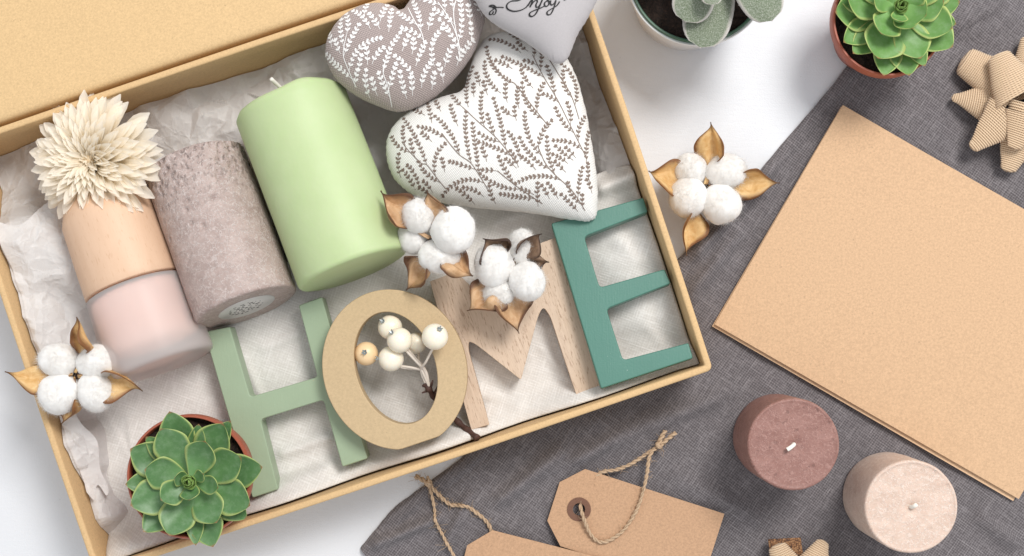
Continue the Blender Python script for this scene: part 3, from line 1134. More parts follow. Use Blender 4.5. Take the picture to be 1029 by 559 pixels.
class Heart:
    def __init__(self, px_pts, z0, gx, gy, thick, corners=(), n=10):
        self.z0, self.gx, self.gy = z0, gx, gy
        pts = []
        ctr = P(*px_pts[0], z0)
        W = []
        for p in px_pts:
            z = z0
            for _ in range(3):
                q = P(p[0], p[1], z)
                z = self.plane(q.x, q.y) if hasattr(self, 'cx') else z0
            W.append((q.x, q.y))
        self.cx = sum(p[0] for p in W) / len(W)
        self.cy = sum(p[1] for p in W) / len(W)
        W = []
        for p in px_pts:
            z = z0
            for _ in range(4):
                q = P(p[0], p[1], z)
                z = self.plane(q.x, q.y)
            W.append((q.x, q.y))
        self.out = catmull(W, n, True)
        self.N = 150
        o = np.array(self.out)
        self.lo = o.min(0) - 0.15
        self.hi = o.max(0) + 0.15
        xs = np.linspace(self.lo[0], self.hi[0], self.N)
        ys = np.linspace(self.lo[1], self.hi[1], self.N)
        X, Y = np.meshgrid(xs, ys)
        m = np.zeros(X.shape, bool)
        for i in range(len(o)):
            (x1, y1), (x2, y2) = o[i - 1], o[i]
            c = ((y1 > Y) != (y2 > Y)) & (X < (x2 - x1) * (Y - y1) / (y2 - y1 + 1e-12) + x1)
            m ^= c
        u = np.zeros(X.shape)
        hx = (xs[1] - xs[0]) ** 2
        for _ in range(2600):
            v = 0.25 * (np.roll(u, 1, 0) + np.roll(u, -1, 0) + np.roll(u, 1, 1) + np.roll(u, -1, 1)) + hx * 0.25
            u = np.where(m, v, 0)
        self.u = (u / u.max())
        self.th = thick

    def plane(self, x, y):
        return self.z0 + self.gx * (x - self.cx) + self.gy * (y - self.cy)

    def inside(self, x, y):
        return self.U(x, y) > 0.0

    def U(self, x, y):
        a = (x - self.lo[0]) / (self.hi[0] - self.lo[0]) * (self.N - 1)
        b = (y - self.lo[1]) / (self.hi[1] - self.lo[1]) * (self.N - 1)
        if not (0 <= a < self.N - 1 and 0 <= b < self.N - 1):
            return 0.0
        i, j = int(b), int(a)
        fa, fb = a - j, b - i
        u = self.u
        return float((u[i, j] * (1 - fa) + u[i, j + 1] * fa) * (1 - fb) + (u[i + 1, j] * (1 - fa) + u[i + 1, j + 1] * fa) * fb)

    def h(self, x, y):
        u = max(0.0, self.U(x, y))
        return self.th * (u ** 0.5) * (1 + 0.03 * nz(x * 0.6, y * 0.6, 3))

    def top(self, x, y):
        return self.plane(x, y) + self.h(x, y)

    def mesh(self, mb):
        o = self.out
        R = 34
        c = (self.cx, self.cy)
        # centre of the deepest point gives a safe star centre
        i, j = np.unravel_index(np.argmax(self.u), self.u.shape)
        c = (self.lo[0] + (self.hi[0] - self.lo[0]) * j / (self.N - 1), self.lo[1] + (self.hi[1] - self.lo[1]) * i / (self.N - 1))
        for sgn in (1, -1):
            rows = []
            for k in range(R + 1):
                s = 1 - (k / R) ** 1.6 if k < R else 0.0
                s = 1 - (k / R) ** 1.35
                row = []
                for q, (x, y) in enumerate(o):
                    jx = 0.004 * math.sin(q * 2.1) * s ** 8 + 0.006 * nz(q * 0.23, self.cx) * s ** 4
                    xx, yy = c[0] + (x - c[0]) * (s + jx), c[1] + (y - c[1]) * (s + jx)
                    hh = self.h(xx, yy) if k else 0.0
                    pk = 0.03 * nz(q * 0.7, self.cy, 4) * 2 * math.exp(-((1 - s) / 0.09) ** 2) if k else 0
                    row.append((xx, yy, self.plane(xx, yy) + sgn * (hh + (pk if sgn > 0 else 0))))
                rows.append(row)
            if sgn < 0:
                rows = [list(reversed(r)) for r in rows]
            mb.grid(rows, 0, True)
        return mb


def w2(hrt, px, py):
    z = hrt.z0
    for _ in range(5):
        q = P(px, py, z)
        z = hrt.top(q.x, q.y)
    return q.x, q.y


def sprig_print(hrt, stems, ang0, spread, leaf, pitch, lift=0.02, seed=1, twig_len=(22, 36), nfill=900):
    """leafy sprigs lying on the cloth: printed leaf shapes following its curve."""
    r = random.Random(seed)
    mb = MB()
    taken = []

    def on(x, y, up=lift):
        return (x, y, hrt.top(x, y) + up)

    def ok(x, y, dmin):
        if hrt.U(x, y) < 0.10:
            return False
        for (a, b) in taken:
            if (a - x) ** 2 + (b - y) ** 2 < dmin * dmin:
                return False
        return True

    def leafshape(x, y, a, L, W):
        ca, sa = math.cos(a), math.sin(a)
        pr = [(0, 0), (0.25, 0.34), (0.6, 0.5), (0.85, 0.3), (1, 0), (0.85, -0.3), (0.6, -0.5), (0.25, -0.34)]
        vs = []
        for l, w in pr:
            xx, yy = x + ca * l * L - sa * w * W, y + sa * l * L + ca * w * W
            vs.append(on(xx, yy))
        vs.append(on(x + ca * 0.55 * L, y + sa * 0.55 * L, lift + 0.015))
        mb.add(vs, [(i, (i + 1) % 8, 8) for i in range(8)], 1)

    def line(pts, w):
        n = len(pts)
        vs = []
        for i, (x, y) in enumerate(pts):
            x2, y2 = pts[min(i + 1, n - 1)]
            x1, y1 = pts[max(i - 1, 0)]
            d = math.hypot(x2 - x1, y2 - y1) or 1
            nx_, ny_ = -(y2 - y1) / d * w, (x2 - x1) / d * w
            vs += [on(x + nx_, y + ny_), on(x - nx_, y - ny_)]
        mb.add(vs, [(2 * i, 2 * i + 1, 2 * i + 3, 2 * i + 2) for i in range(n - 1)], 1)

    def twig(x, y, a, L, force=False):
        pts, pos = [(x, y)], []
        cur = r.uniform(-0.3, 0.3)
        d = 0.0
        first = True
        while d < L:
            st = pitch * r.uniform(0.9, 1.1)
            nx_, ny_ = x + math.cos(a) * st, y + math.sin(a) * st
            if not ok(nx_, ny_, leaf * (0.95 if not first else 0.6)):
                break
            x, y = nx_, ny_
            a += cur * 0.5
            pts.append((x, y))
            pos.append((x, y, a))
            d += st
            first = False
        if len(pos) < 3:
            return False
        line(pts, 0.014)
        for k, (px, py, pa) in enumerate(pos):
            sc = 0.8 + 0.25 * math.sin(math.pi * (k + 1) / (len(pos) + 1))
            for sd in (1, -1):
                leafshape(px, py, pa + sd * r.uniform(0.5, 0.85), leaf * sc * r.uniform(0.85, 1.15), leaf * 0.52 * sc)
        leafshape(pos[-1][0], pos[-1][1], pos[-1][2], leaf, leaf * 0.6)
        for (px, py, pa) in pos:
            taken.append((px, py))
            for sd in (1, -1):
                taken.append((px + math.cos(pa + sd * .75) * leaf * 0.7, py + math.sin(pa + sd * .75) * leaf * 0.7))
        return True

    for stem in stems:
        W = [w2(hrt, *p) for p in stem]
        sm = catmull(W, 8)
        line(sm, 0.022)
        acc, side = 0.0, 1
        for i in range(1, len(sm)):
            acc += math.hypot(sm[i][0] - sm[i - 1][0], sm[i][1] - sm[i - 1][1])
            if acc > pitch * 1.5:
                acc = 0
                a = math.atan2(sm[i][1] - sm[i - 1][1], sm[i][0] - sm[i - 1][0])
                twig(sm[i][0], sm[i][1], a + side * r.uniform(0.3, 0.65), pxr(r.uniform(*twig_len)))
                side = -side
        twig(sm[-1][0], sm[-1][1], math.atan2(sm[-1][1] - sm[-3][1], sm[-1][0] - sm[-3][0]), pxr(r.uniform(*twig_len)))
    for _ in range(nfill):
        x, y = r.uniform(hrt.lo[0], hrt.hi[0]), r.uniform(hrt.lo[1], hrt.hi[1])
        if ok(x, y, leaf * 1.2):
            twig(x, y, ang0 + r.uniform(-spread, spread), pxr(r.uniform(*twig_len)))
    return mb


# taupe heart
h1 = Heart([(404, 12), (396, 7), (380, 4), (362, 7), (344, 18), (330, 38), (328, 58), (336, 78), (354, 94), (378, 106), (400, 112), (425, 105), (452, 84), (474, 56),
            (486, 26), (487, 0), (478, -22), (460, -34), (440, -32), (424, -18), (412, 2)], 5.6, 0.0, 0.10, 2.0)
mb = h1.mesh(MB())
pm = sprig_print(h1, [[(394, 108), (390, 88), (385, 72), (388, 60)], [(358, 88), (350, 70), (345, 55), (348, 36)], [(462, 62), (460, 40), (452, 20), (440, 2)],
                      [(427, 50), (424, 34), (416, 20), (410, 8)], [(463, 52), (458, 30), (456, 10), (462, -10)]],
                 math.radians(95), 0.5, 0.225, 0.245, seed=4, twig_len=(16, 42), nfill=3000)
mb.add(pm.v, pm.f, 1)
o = mb.build('heart_cushion', ['taupe_cloth', 'white_print'])
tag(o, 'taupe fabric heart with white leafy sprigs, at the back of the box', 'heart', 'stuffed fabric hearts')

# white heart
h2 = Heart([(464, 92), (442, 99), (414, 111), (394, 129), (388, 149), (392, 172), (404, 188), (424, 199), (470, 208), (530, 214), (575, 221), (594, 222), (600, 212), (600, 180), (594, 140),
            (586, 100), (574, 66), (556, 46), (530, 35), (506, 32), (488, 39), (477, 56), (470, 76)], 4.4, 0.04, 0.03, 2.3)
mb = h2.mesh(MB())
pm = sprig_print(h2, [[(448, 190), (439, 179), (429, 166), (423, 164), (411, 152), (404, 143)], [(490, 190), (479, 172), (472, 163), (462, 156), (453, 146), (444, 134)],
                      [(552, 128), (532, 103), (517, 84), (510, 82), (497, 67), (490, 55)], [(588, 212), (575, 192), (558, 176), (548, 164), (540, 146)],
                      [(520, 165), (500, 140), (480, 122), (465, 108)], [(590, 160), (575, 130), (560, 100), (545, 75), (535, 55)], [(545, 205), (520, 188), (500, 172)],
                      [(582, 120), (574, 96), (562, 76), (552, 60)]],
                 math.radians(122), 0.5, 0.20, 0.225, seed=9, twig_len=(16, 46), nfill=3000)
mb.add(pm.v, pm.f, 1)
o = mb.build('heart_cushion', ['white_cloth', 'brown_print'])
tag(o, 'white fabric heart with brown leafy sprigs, resting against the green candle', 'heart', 'stuffed fabric hearts')

# grey heart with script
h3 = Heart([(540, -50), (524, -66), (500, -72), (480, -58), (472, -34), (474, -10), (484, 12), (500, 26), (528, 42), (552, 60), (562, 64), (571, 58), (580, 36), (592, 16), (604, -10),
            (608, -38), (598, -62), (578, -72), (556, -66)], 7.6, 0.02, 0.03, 1.25)
mb = h3.mesh(MB())


def z7(x, y):
    return (470 + x / 6.86, y / 6.86)


strokes = [
    ([(430, -62), (415, -82), (380, -86), (350, -66), (352, -36), (385, -18), (352, 4), (300, 10), (270, 34), (274, 62), (312, 79), (360, 74), (400, 54), (416, 34)], 5.5),
    ([(416, 40), (432, 12), (446, -2), (440, 26), (428, 52)], 6), ([(432, 44), (455, 14), (472, 2), (480, 12), (470, 36), (474, 52), (490, 44), (508, 18)], 5.5),
    ([(516, -4), (504, 24), (488, 60), (468, 98), (444, 115), (426, 108), (430, 90), (458, 74), (500, 58), (532, 42)], 6), ([(524, -22), (526, -19)], 7),
    ([(548, 6), (530, 22), (532, 42), (548, 44), (560, 26), (556, 6), (546, 4), (566, 16)], 5.5),
    ([(572, 4), (570, 28), (582, 36), (600, 20), (608, 4), (600, 34), (588, 70), (570, 100), (550, 102), (548, 84), (572, 66), (612, 42), (634, 12)], 5.5),
    ([(248, 54), (220, 52), (192, 54), (170, 60)], 4), ([(196, 54), (180, 40), (160, 38), (148, 44), (168, 50), (190, 53)], 5), ([(190, 56), (172, 70), (154, 84), (150, 102), (168, 100), (178, 80)], 5),
    ([(190, 60), (196, 76), (188, 98), (174, 104)], 4.5), ([(662, 4), (680, -4)], 5)]
ink = MB()
for pts, w in strokes:
    sm = catmull(pts, 6)
    n = len(sm)
    vs = []
    for i, (x, y) in enumerate(sm):
        x2, y2 = sm[min(i + 1, n - 1)]
        x1, y1 = sm[max(i - 1, 0)]
        d = math.hypot(x2 - x1, y2 - y1) or 1
        ang = math.atan2(y2 - y1, x2 - x1)
        ww = w * (0.55 + 0.55 * abs(math.sin(ang + 0.5)))
        for sg in (1, -1):
            q = w2(h3, *z7(x - (y2 - y1) / d * ww * sg, y + (x2 - x1) / d * ww * sg))
            vs.append((q[0], q[1], h3.top(*q) + 0.03))
    ink.add(vs, [(2 * i, 2 * i + 1, 2 * i + 3, 2 * i + 2) for i in range(n - 1)], 1)
mb.add(ink.v, ink.f, 1)
o = mb.build('heart_cushion', ['grey_cloth', 'ink'])
tag(o, 'plain grey fabric heart with the word Enjoy in black script, on top of the others', 'heart', 'stuffed fabric hearts')


# ------------------------------------------------------------------ blades: leaves, petals, bracts
def blade(mb, b, t, W, up, prof, sag=0.0, cup=0.0, thick=0.0, n=16, m=5, curl=0.0, warp=0.0, seed=0, mi=0, side=0.0, keel=0.0):
    L = (t - b).length
    x = (t - b).normalized()
    zv = (up - x * up.dot(x)).normalized()
    y = zv.cross(x)
    rows, uvs = [], []
    for i in range(n + 1):
        q = i / n
        w = W / 2 * max(0.0, prof(q)) + 1e-4
        c = b + x * (L * q) + zv * (sag * 4 * q * (1 - q) + curl * q ** 4) + y * (side * 4 * q * (1 - q))
        tt = thick * (1 - 0.35 * q) * min(1.0, (1.02 - q) * 6)
        cup_q = cup * (min(1.0, max(0.0, q - 0.12) * 2.0) if thick > 0 else 1.0)
        row = []
        for j in range(-m, m + 1):
            s = j / m
            wz = warp * nz(q * 2.5 + seed, s * 1.5, seed * 1.7) * w * (0.3 + abs(s))
            row.append(c + y * (s * w) + zv * (cup_q * s * s * w + keel * abs(s) * w + wz))
            uvs.append((q, s * 0.5 + 0.5))
        if thick > 0:
            for j in range(m - 1, -m, -1):
                s = j / m
                wz = warp * nz(q * 2.5 + seed, s * 1.5, seed * 1.7) * w * (0.3 + abs(s))
                row.append(c + y * (s * w) + zv * (cup_q * s * s * w + wz - tt * math.sqrt(max(0, 1 - s * s))))
                uvs.append((q, s * 0.5 + 0.5))
        rows.append(row)
    mb.grid(rows, mi, thick > 0, uvs)
    return mb


def p_succ(q):
    if q < 0.66:
        return 0.24 + 0.76 * math.sin(math.pi / 2 * q / 0.66) ** 1.15
    k = (q - 0.66) / 0.34
    return max(0.0, (1 - 0.93 * k ** 1.75 - 0.07 * k ** 9))


def p_round(q):
    if q < 0.6:
        return 0.5 + 0.5 * math.sin(math.pi / 2 * q / 0.6)
    k = (q - 0.6) / 0.4
    return math.sqrt(max(0.0, 1 - k ** 2.6))


def p_petal(q):
    return (0.55 + 0.45 * math.sin(min(1, q / 0.7) * math.pi / 2)) * (1 if q < 0.82 else (1 - 0.9 * ((q - 0.82) / 0.18) ** 1.6))


def p_bract(q):
    if q < 0.5:
        return 0.12 + 0.88 * sstep(0.26, 0.50, q)
    return (1 - sstep(0.56, 1.0, q)) * 0.93 + 0.07 * (1 - (q - 0.5) * 2)


def pot(th, cx, cy, r_px, zr, z0, mat, lip=0.12, taper=0.78):
    """plastic pot with a lip; r_px is the outer radius of the rim in the picture."""
    c = P(cx, cy, zr)
    R = pxr(r_px, zr)
    base = Vector((c.x, c.y, 0))
    hgt = zr - z0
    prof = [(0.001, z0), (R * taper * 0.9, z0), (R * taper, z0 + 0.1), (R * 0.94 - lip * 0.3, zr - 0.95), (R - 0.03, zr - 0.9), (R, zr - 0.82), (R, zr - 0.08), (R - 0.04, zr), (R - 0.12, zr),
            (R - 0.16, zr - 0.06), (R - 0.2, zr - 0.9), (R * taper * 0.9 - 0.15, z0 + 0.3), (0.001, z0 + 0.3)]
    lathe(MB(), prof, base, Vector((0, 0, 1)), 72).build('pot', mat, th, auto=50)
    mb = MB()
    rows = []
    for k in range(15):
        rr = (R - 0.2) * k / 14 + 0.001
        rows.append([(c.x + rr * math.cos(2 * math.pi * j / 72), c.y + rr * math.sin(2 * math.pi * j / 72),
                      zr - 0.5 + 0.22 * fbm(rr * math.cos(2 * math.pi * j / 72) * 2.2, rr * math.sin(2 * math.pi * j / 72) * 2.2, cx, 3)) for j in range(72)])
    mb.grid(rows, 0, True)
    rr_ = random.Random(int(cx))
    for _ in range(260):
        a, q = rr_.uniform(0, 6.28), math.sqrt(rr_.random()) * (R - 0.3)
        s = rr_.uniform(0.04, 0.14)
        o3 = Vector((c.x + q * math.cos(a), c.y + q * math.sin(a), zr - 0.42 + 0.1 * rr_.random()))
        d = [Vector((rr_.uniform(-1, 1), rr_.uniform(-1, 1), rr_.uniform(-.5, 1))) * s for _ in range(4)]
        mb.add([o3 + v for v in d], [(0, 1, 2), (0, 2, 3), (0, 3, 1), (1, 3, 2)])
    mb.build('soil', 'soil', th, smooth=False)
    return c, R


def rosette(th, c_px, zr, leaves, mat, young, off):
    """leaves: (tip x, tip y, width px, level)."""
    cx, cy = c_px
    for k, (tx, ty, w, lv) in enumerate(leaves):
        zb = zr + (-0.05, 0.4, 0.9, 1.15)[lv]
        zt = zr + (0.35, 1.0, 1.75, 1.9)[lv] + 0.15 * nz(k * 1.3, off)
        b = P(cx + (tx - cx) * 0.05, cy + (ty - cy) * 0.05, zb)
        t = P(tx, ty, zt)
        mb = MB()
        blade(mb, b, t, pxr(w, zt) * 1.12, Vector((0, 0, 1)), p_succ, sag=-(0.04 + 0.02 * lv) * (t - b).length, cup=0.21, thick=min(0.40, 0.16 * (t - b).length), n=22, m=7, curl=0.05 * (t - b).length, warp=0.12, seed=k + off,
              side=0.05 * nz(k * 2.2, off + 3))
        mb.build('leaf', mat, th)
    # unopened heart of the rosette
    mb = MB()
    r_ = random.Random(int(off * 10))
    for k in range(11):
        a = k * 2.39996
        q = 0.12 + 0.055 * k
        c0 = P(cx, cy, zr + 1.0)
        b = c0 + Vector((math.cos(a) * 0.04, math.sin(a) * 0.04, 0))
        q = 0.08 + 0.036 * k
        t = c0 + Vector((math.cos(a) * q, math.sin(a) * q, 1.0 - 0.045 * k))
        blade(mb, b, t, 0.34 + 0.028 * k, Vector((-math.cos(a), -math.sin(a), 0.8)), p_succ, cup=0.35, thick=0.12, n=10, m=4, seed=k)
    mb.build('leaf_bud', young, th)


def sp(zx, zy, sc, ox, oy):
    return ox + zx / sc, oy + zy / sc


zs = 7.6
pl = thing('potted_succulent', P(190, 480, 2.35), 'dark green rosette succulent in a terracotta pot, standing in the front corner of the box', 'succulent', 'potted succulents')
pot(pl, 189.5, 479.5, 62.5, zs, 2.5, 'terracotta')
raw = [(215, 45, 115, 0), (432, 78, 70, 0), (405, 88, 120, 0), (545, 243, 115, 0), (490, 425, 95, 0), (370, 527, 112, 0), (308, 522, 62, 0), (122, 474, 100, 0), (57, 305, 82, 0),
       (75, 178, 120, 0), (130, 135, 70, 0), (318, 90, 60, 0),
       (182, 106, 118, 1), (470, 210, 118, 1), (502, 380, 122, 1), (382, 442, 112, 1), (213, 488, 120, 1), (75, 380, 120, 1), (124, 252, 110, 1),
       (340, 150, 108, 2), (180, 362, 86, 2), (388, 318, 62, 2), (228, 282, 54, 2), (283, 364, 66, 2), (334, 268, 44, 3)]
rosette(pl, sp(289, 292, 3.52, 110, 400), zs, [(*sp(x, y, 3.52, 110, 400), w / 3.52, l) for x, y, w, l in raw], 'leaf_dark', 'leaf_young', 1.0)

zs = 5.2
z0_ = zg(890, 40) + 0.02
pl = thing('potted_succulent', P(893, 22, z0_), 'light green rosette succulent in a terracotta pot, standing on the grey cloth', 'succulent', 'potted succulents')
pot(pl, 893.5, 20, 56.5, zs, z0_, 'terracotta', taper=0.62)
raw = [(56, 40, 120, 0), (82, 135, 80, 0), (112, 170, 80, 0), (208, 240, 85, 0), (288, 240, 95, 0), (338, 210, 60, 0), (425, 150, 110, 0), (436, 78, 70, 0), (448, 8, 90, 0), (60, -30, 100, 0),
       (100, -110, 110, 0), (230, -170, 110, 0), (360, -150, 120, 0), (430, -70, 110, 0),
       (95, -5, 105, 1), (190, 186, 125, 1), (325, 186, 105, 1), (425, 92, 105, 1), (400, 5, 110, 1), (150, -90, 110, 1), (290, -120, 110, 1), (380, -70, 100, 1),
       (200, 108, 95, 2), (300, 92, 78, 2), (345, 50, 90, 2), (180, -20, 80, 2), (250, -60, 80, 2), (330, -40, 80, 2), (262, 70, 50, 3)]
rosette(pl, sp(258, 25, 3.105, 820, 0), zs, [(*sp(x, y, 3.105, 820, 0), w / 3.105, l) for x, y, w, l in raw], 'leaf_lite', 'leaf_young', 2.0)

# fuzzy-leaved plant in a white pot with a green inner pot
zs = 5.6
pl = thing('potted_plant', P(705, -22, 0.0), 'plant with fuzzy grey green oval leaves in a white pot with a green inner rim', 'plant')
c = P(702, -27, zs)
R = pxr(71, zs)
b0 = Vector((c.x, c.y, 0))
lathe(MB(), [(0.001, 0.02), (R * 0.78, 0.02), (R * 0.80, 0.12), (R * 0.97, zs - 0.9), (R + 0.08, zs - 0.35), (R + 0.09, zs - 0.2), (R + 0.05, zs - 0.15), (R - 0.05, zs - 0.2), (R - 0.1, zs - 1.2), (R * 0.8, 0.4), (0.001, 0.4)],
      b0, Vector((0, 0, 1)), 96).build('outer_pot', 'white_pot', pl, auto=50)
pot(pl, 702, -27, 70, zs, 0.6, 'green_pot', taper=0.72)
for k, (bx_, by_, tx, ty, w, zb, zt, sg) in enumerate([(708, -30, 689, 22, 42, 6.6, 7.2, 0.3), (722, -35, 704, 48, 50, 6.0, 6.6, 0.4), (738, -45, 776, 21, 46, 6.8, 7.6, 0.5),
                                                      (712, -30, 716, 5, 24, 7.6, 8.4, 0.1), (700, -40, 640, -35, 44, 6.6, 7.3, 0.4), (705, -55, 672, -100, 46, 6.5, 7.4, 0.4), (720, -55, 740, -105, 46, 6.5, 7.4, 0.4)]):
    mb = MB()
    blade(mb, P(bx_, by_, zb), P(tx, ty, zt), pxr(w, zt), Vector((0, 0, 1)), p_round, sag=sg, cup=-0.10, thick=0.4, n=20, m=7, warp=0.08, seed=k + 40)
    # soft hairs along the outline
    rr_ = random.Random(k)
    vv = list(mb.v)
    for _ in range(900):
        p = Vector(rr_.choice(vv))
        d = Vector((rr_.uniform(-1, 1), rr_.uniform(-1, 1), rr_.uniform(0, 1))).normalized() * rr_.uniform(0.04, 0.09)
        e = Vector((rr_.uniform(-1, 1), rr_.uniform(-1, 1), 0)).normalized() * 0.006
        mb.add([p - e, p + e, p + d], [(0, 1, 2)], 0, [(0.5, 1.0)] * 3)
    mb.build('leaf', 'leaf_fuzzy', pl)


# ------------------------------------------------------------------ cotton bolls
def boll(label, c_px, zc, lobes, bracts, mats, seed, base=None):
    th = thing('cotton_boll', P(c_px[0], c_px[1], base if base is not None else zc - 1.4), label, 'cotton', 'cotton bolls')
    rr_ = random.Random(seed)
    c = P(c_px[0], c_px[1], zc)
    for k, (lx, ly, rx, ry, dz) in enumerate(lobes):
        p = P(lx, ly, zc + dz)
        ra, rb = pxr(rx * 1.13, zc), pxr(ry * 1.13, zc)
        toc = Vector((c.x - p.x, c.y - p.y, 0)).normalized()
        rz = (ra + rb) * 0.46
        # long axis towards the centre of the boll
        mb = MB()
        rows = []
        NA, NB = 40, 24
        for i in range(NB + 1):
            ph = math.pi * i / NB
            row = []
            for j in range(NA):
                t = 2 * math.pi * j / NA
                d = Vector((math.sin(ph) * math.cos(t), math.sin(ph) * math.sin(t), math.cos(ph)))
                q = 1 + 0.07 * max(0.0, d.dot(toc)) ** 2 + 0.075 * fbm(d.x * 1.2 + seed, d.y * 1.2 + k * 3, d.z * 1.2, 2) + 0.03 * fbm(d.x * 4 + seed, d.y * 4, d.z * 4 + k, 3)
                row.append(p + Vector((d.x * ra, d.y * rb, d.z * rz)) * q)
            rows.append(row)
        mb.grid(rows, 0, True)
        for _ in range(4200):
            d = Vector((rr_.gauss(0, 1), rr_.gauss(0, 1), rr_.gauss(0.25, 1))).normalized()
            s0 = p + Vector((d.x * ra, d.y * rb, d.z * rz)) * 0.97
            tn = d.cross(Vector((rr_.gauss(0, 1), rr_.gauss(0, 1), rr_.gauss(0, 1)))).normalized()
            L = rr_.uniform(0.06, 0.22) if rr_.random() < 0.85 else rr_.uniform(0.25, 0.5)
            m1 = s0 + (d * 0.55 + tn * 0.5) * L * 0.6
            m2 = s0 + (d * 0.55 + tn * 1.2) * L
            e = d.cross(tn) * 0.0032
            mb.add([s0 - e, s0 + e, m1 + e, m1 - e, m2], [(0, 1, 2, 3), (3, 2, 4)])
        mb.build('cotton_tuft', 'cotton', th)
    for k, (tx, ty, w, zt, side, mi) in enumerate(bracts):
        mb = MB()
        t = P(tx, ty, zt)
        b = P(c_px[0] + (tx - c_px[0]) * 0.04, c_px[1] + (ty - c_px[1]) * 0.04, zc + 0.35)
        up = Vector((0, 0, 1)) + (t - b).cross(Vector((0, 0, 1))).normalized() * side
        blade(mb, b, t, pxr(w * 1.12, zt), up, p_bract, sag=-0.22, cup=0.42, n=34, m=9, curl=0.3, warp=1.0, seed=k * 3.3 + seed, side=0.28 * side, keel=0.18)
        o = mb.build('bract', mats[mi], th)
        solidify(o, 0.05)
    mb = MB()
    lathe(mb, [(0.001, -0.9), (0.2, -0.85), (0.26, -0.2), (0.18, 0.1), (0.001, 0.18)], c, Vector((0, 0, 1)), 12)
    mb.build('stem_stub', 'stub', th)
    return th


BR = ['bract', 'bract_tan', 'bract_dark']
boll('cotton boll with golden bracts on the white table, against the outside of the box', (709, 188), 1.9,
     [(693.5, 170.5, 15, 14.5, 0.0), (730, 172, 18.5, 15.5, 0.2), (691, 199, 16.5, 18, 0.25), (725, 205.5, 17.5, 17.5, 0.25)],
     [(715.7, 123, 32, 2.6, -0.4, 0), (781.5, 183, 31, 1.3, 0.3, 0), (650.7, 174, 34, 2.2, 0.3, 0), (687, 256, 34, 1.6, -0.45, 0)], BR, 1, 0.1)
boll('cotton boll with golden bracts lying over the left rim of the box', (76, 377), 6.1,
     [(59, 362, 18.5, 15, 0.1), (98.5, 364, 18, 16, 0.1), (59, 396.5, 18.5, 18, 0.2), (97.5, 394.5, 17, 18, 0.2)],
     [(81.5, 318, 30, 6.9, -0.5, 0), (6.4, 376.5, 30, 6.5, 0.6, 0), (146, 390, 32, 6.6, 0.6, 0), (66, 426, 26, 5.9, 0.5, 0)], BR, 2, 4.6)
boll('cotton boll with curled tan bracts, leaning between the green candle and the white heart', (434, 241.5), 6.4,
     [(420, 216.5, 14.5, 15.5, 0.3), (456, 231.5, 19, 21, 0.7), (416, 238, 14, 16, -0.5), (441.5, 258, 18.5, 15.5, 0.0)],
     [(381, 194, 34, 6.9, 0.5, 1), (431.5, 190.5, 34, 7.3, -0.7, 1), (412, 291.5, 36, 5.4, 0.5, 1), (474, 280, 32, 6.8, -0.5, 1)], BR, 3, 4.0)
boll('cotton boll with the darkest charred bracts, resting on the wooden letter M', (513, 270), 5.7,
     [(496, 266, 17.5, 20.5, 0.3), (524.5, 248, 12, 16, 0.1), (530, 283, 16, 17.5, 0.4), (501.5, 294, 14, 13, 0.0)],
     [(486.5, 237, 32, 6.7, -0.5, 2), (543, 232, 30, 6.8, 0.6, 2), (472, 314.5, 36, 5.6, 0.6, 1), (519, 334.5, 38, 5.3, -0.5, 1), (552, 262, 20, 6.2, 0.3, 2)], BR, 4, 3.9)

# ------------------------------------------------------------------ dried flower on the cap
fc = P(96, 162, 5.5)
fl = thing('dried_flower', (fc.x, fc.y, 4.6), 'cream coloured flower of many pointed wood shaving petals, on the wooden cap', 'flower')
axf = Vector((-0.18, -0.02, 1)).normalized()
_, ffx, ffy = frame_of(axf)
NPET = 270
extra = MB()
for k in range(NPET):
    q = 0.16 + 0.84 * k / (NPET - 1)                                  # 0 inner, 1 outer
    a = k * 2.39996 + 0.45 * nz(k * 0.7, 2.2)
    inc = math.radians(10 + 78 * q ** 0.95 + 9 * nz(k * 0.9, 5.1))
    Lp = (1.15 + 2.1 * q ** 0.8) * (1 + 0.13 * nz(k * 1.7, 9.3))
    d = (ffx * math.cos(a) + ffy * math.sin(a))
    b = fc + d * (0.10 + 0.55 * q) + axf * (0.25 - 0.75 * q)
    dirv = d * math.sin(inc) + axf * math.cos(inc)
    t = b + dirv * Lp
    up = (axf * math.sin(inc) - d * math.cos(inc))
    W = 0.20 + 0.50 * q
    mb = extra if k < 171 else MB()
    blade(mb, b, t, W, up, p_petal, sag=0.08 * Lp, cup=0.25, n=10, m=3, curl=-0.08 + 0.3 * nz(k * 2.1, 4) * q, warp=0.25, seed=k, keel=0.6 if q < 0.5 else 0.3, side=0.16 * nz(k * 1.1, 7))
    if k >= 171:
        mb.build('petal', 'petal', fl)
mb = MB()
blade(mb, fc + ffx * 0.4, P(165, 157, 5.0), 0.6, Vector((0.2, 0.3, 1)), p_petal, sag=0.3, cup=0.3, n=12, m=3, curl=0.2, warp=0.3, seed=88)
mb.build('petal', 'petal', fl)
rr_ = random.Random(77)
for k in range(120):
    a, q = k * 2.39996, math.sqrt(k / 120)
    d = ffx * math.cos(a) + ffy * math.sin(a)
    b = fc + d * 0.5 * q + axf * (0.75 - 0.5 * q * q)
    t = b + (d * (0.25 + 0.6 * q) + axf * (0.75 - 0.1 * q) + Vector((rr_.gauss(0, .16), rr_.gauss(0, .16), 0))) * rr_.uniform(0.45, 0.75)
    blade(extra, b, t, rr_.uniform(0.12, 0.2), d * -1 + axf * 0.5, p_petal, cup=0.5, n=6, m=2, keel=0.5, curl=rr_.uniform(-0.1, 0.1), warp=0.3, seed=k)
o = extra.build('inner_petals', 'petal', fl)
o['kind'] = 'stuff'
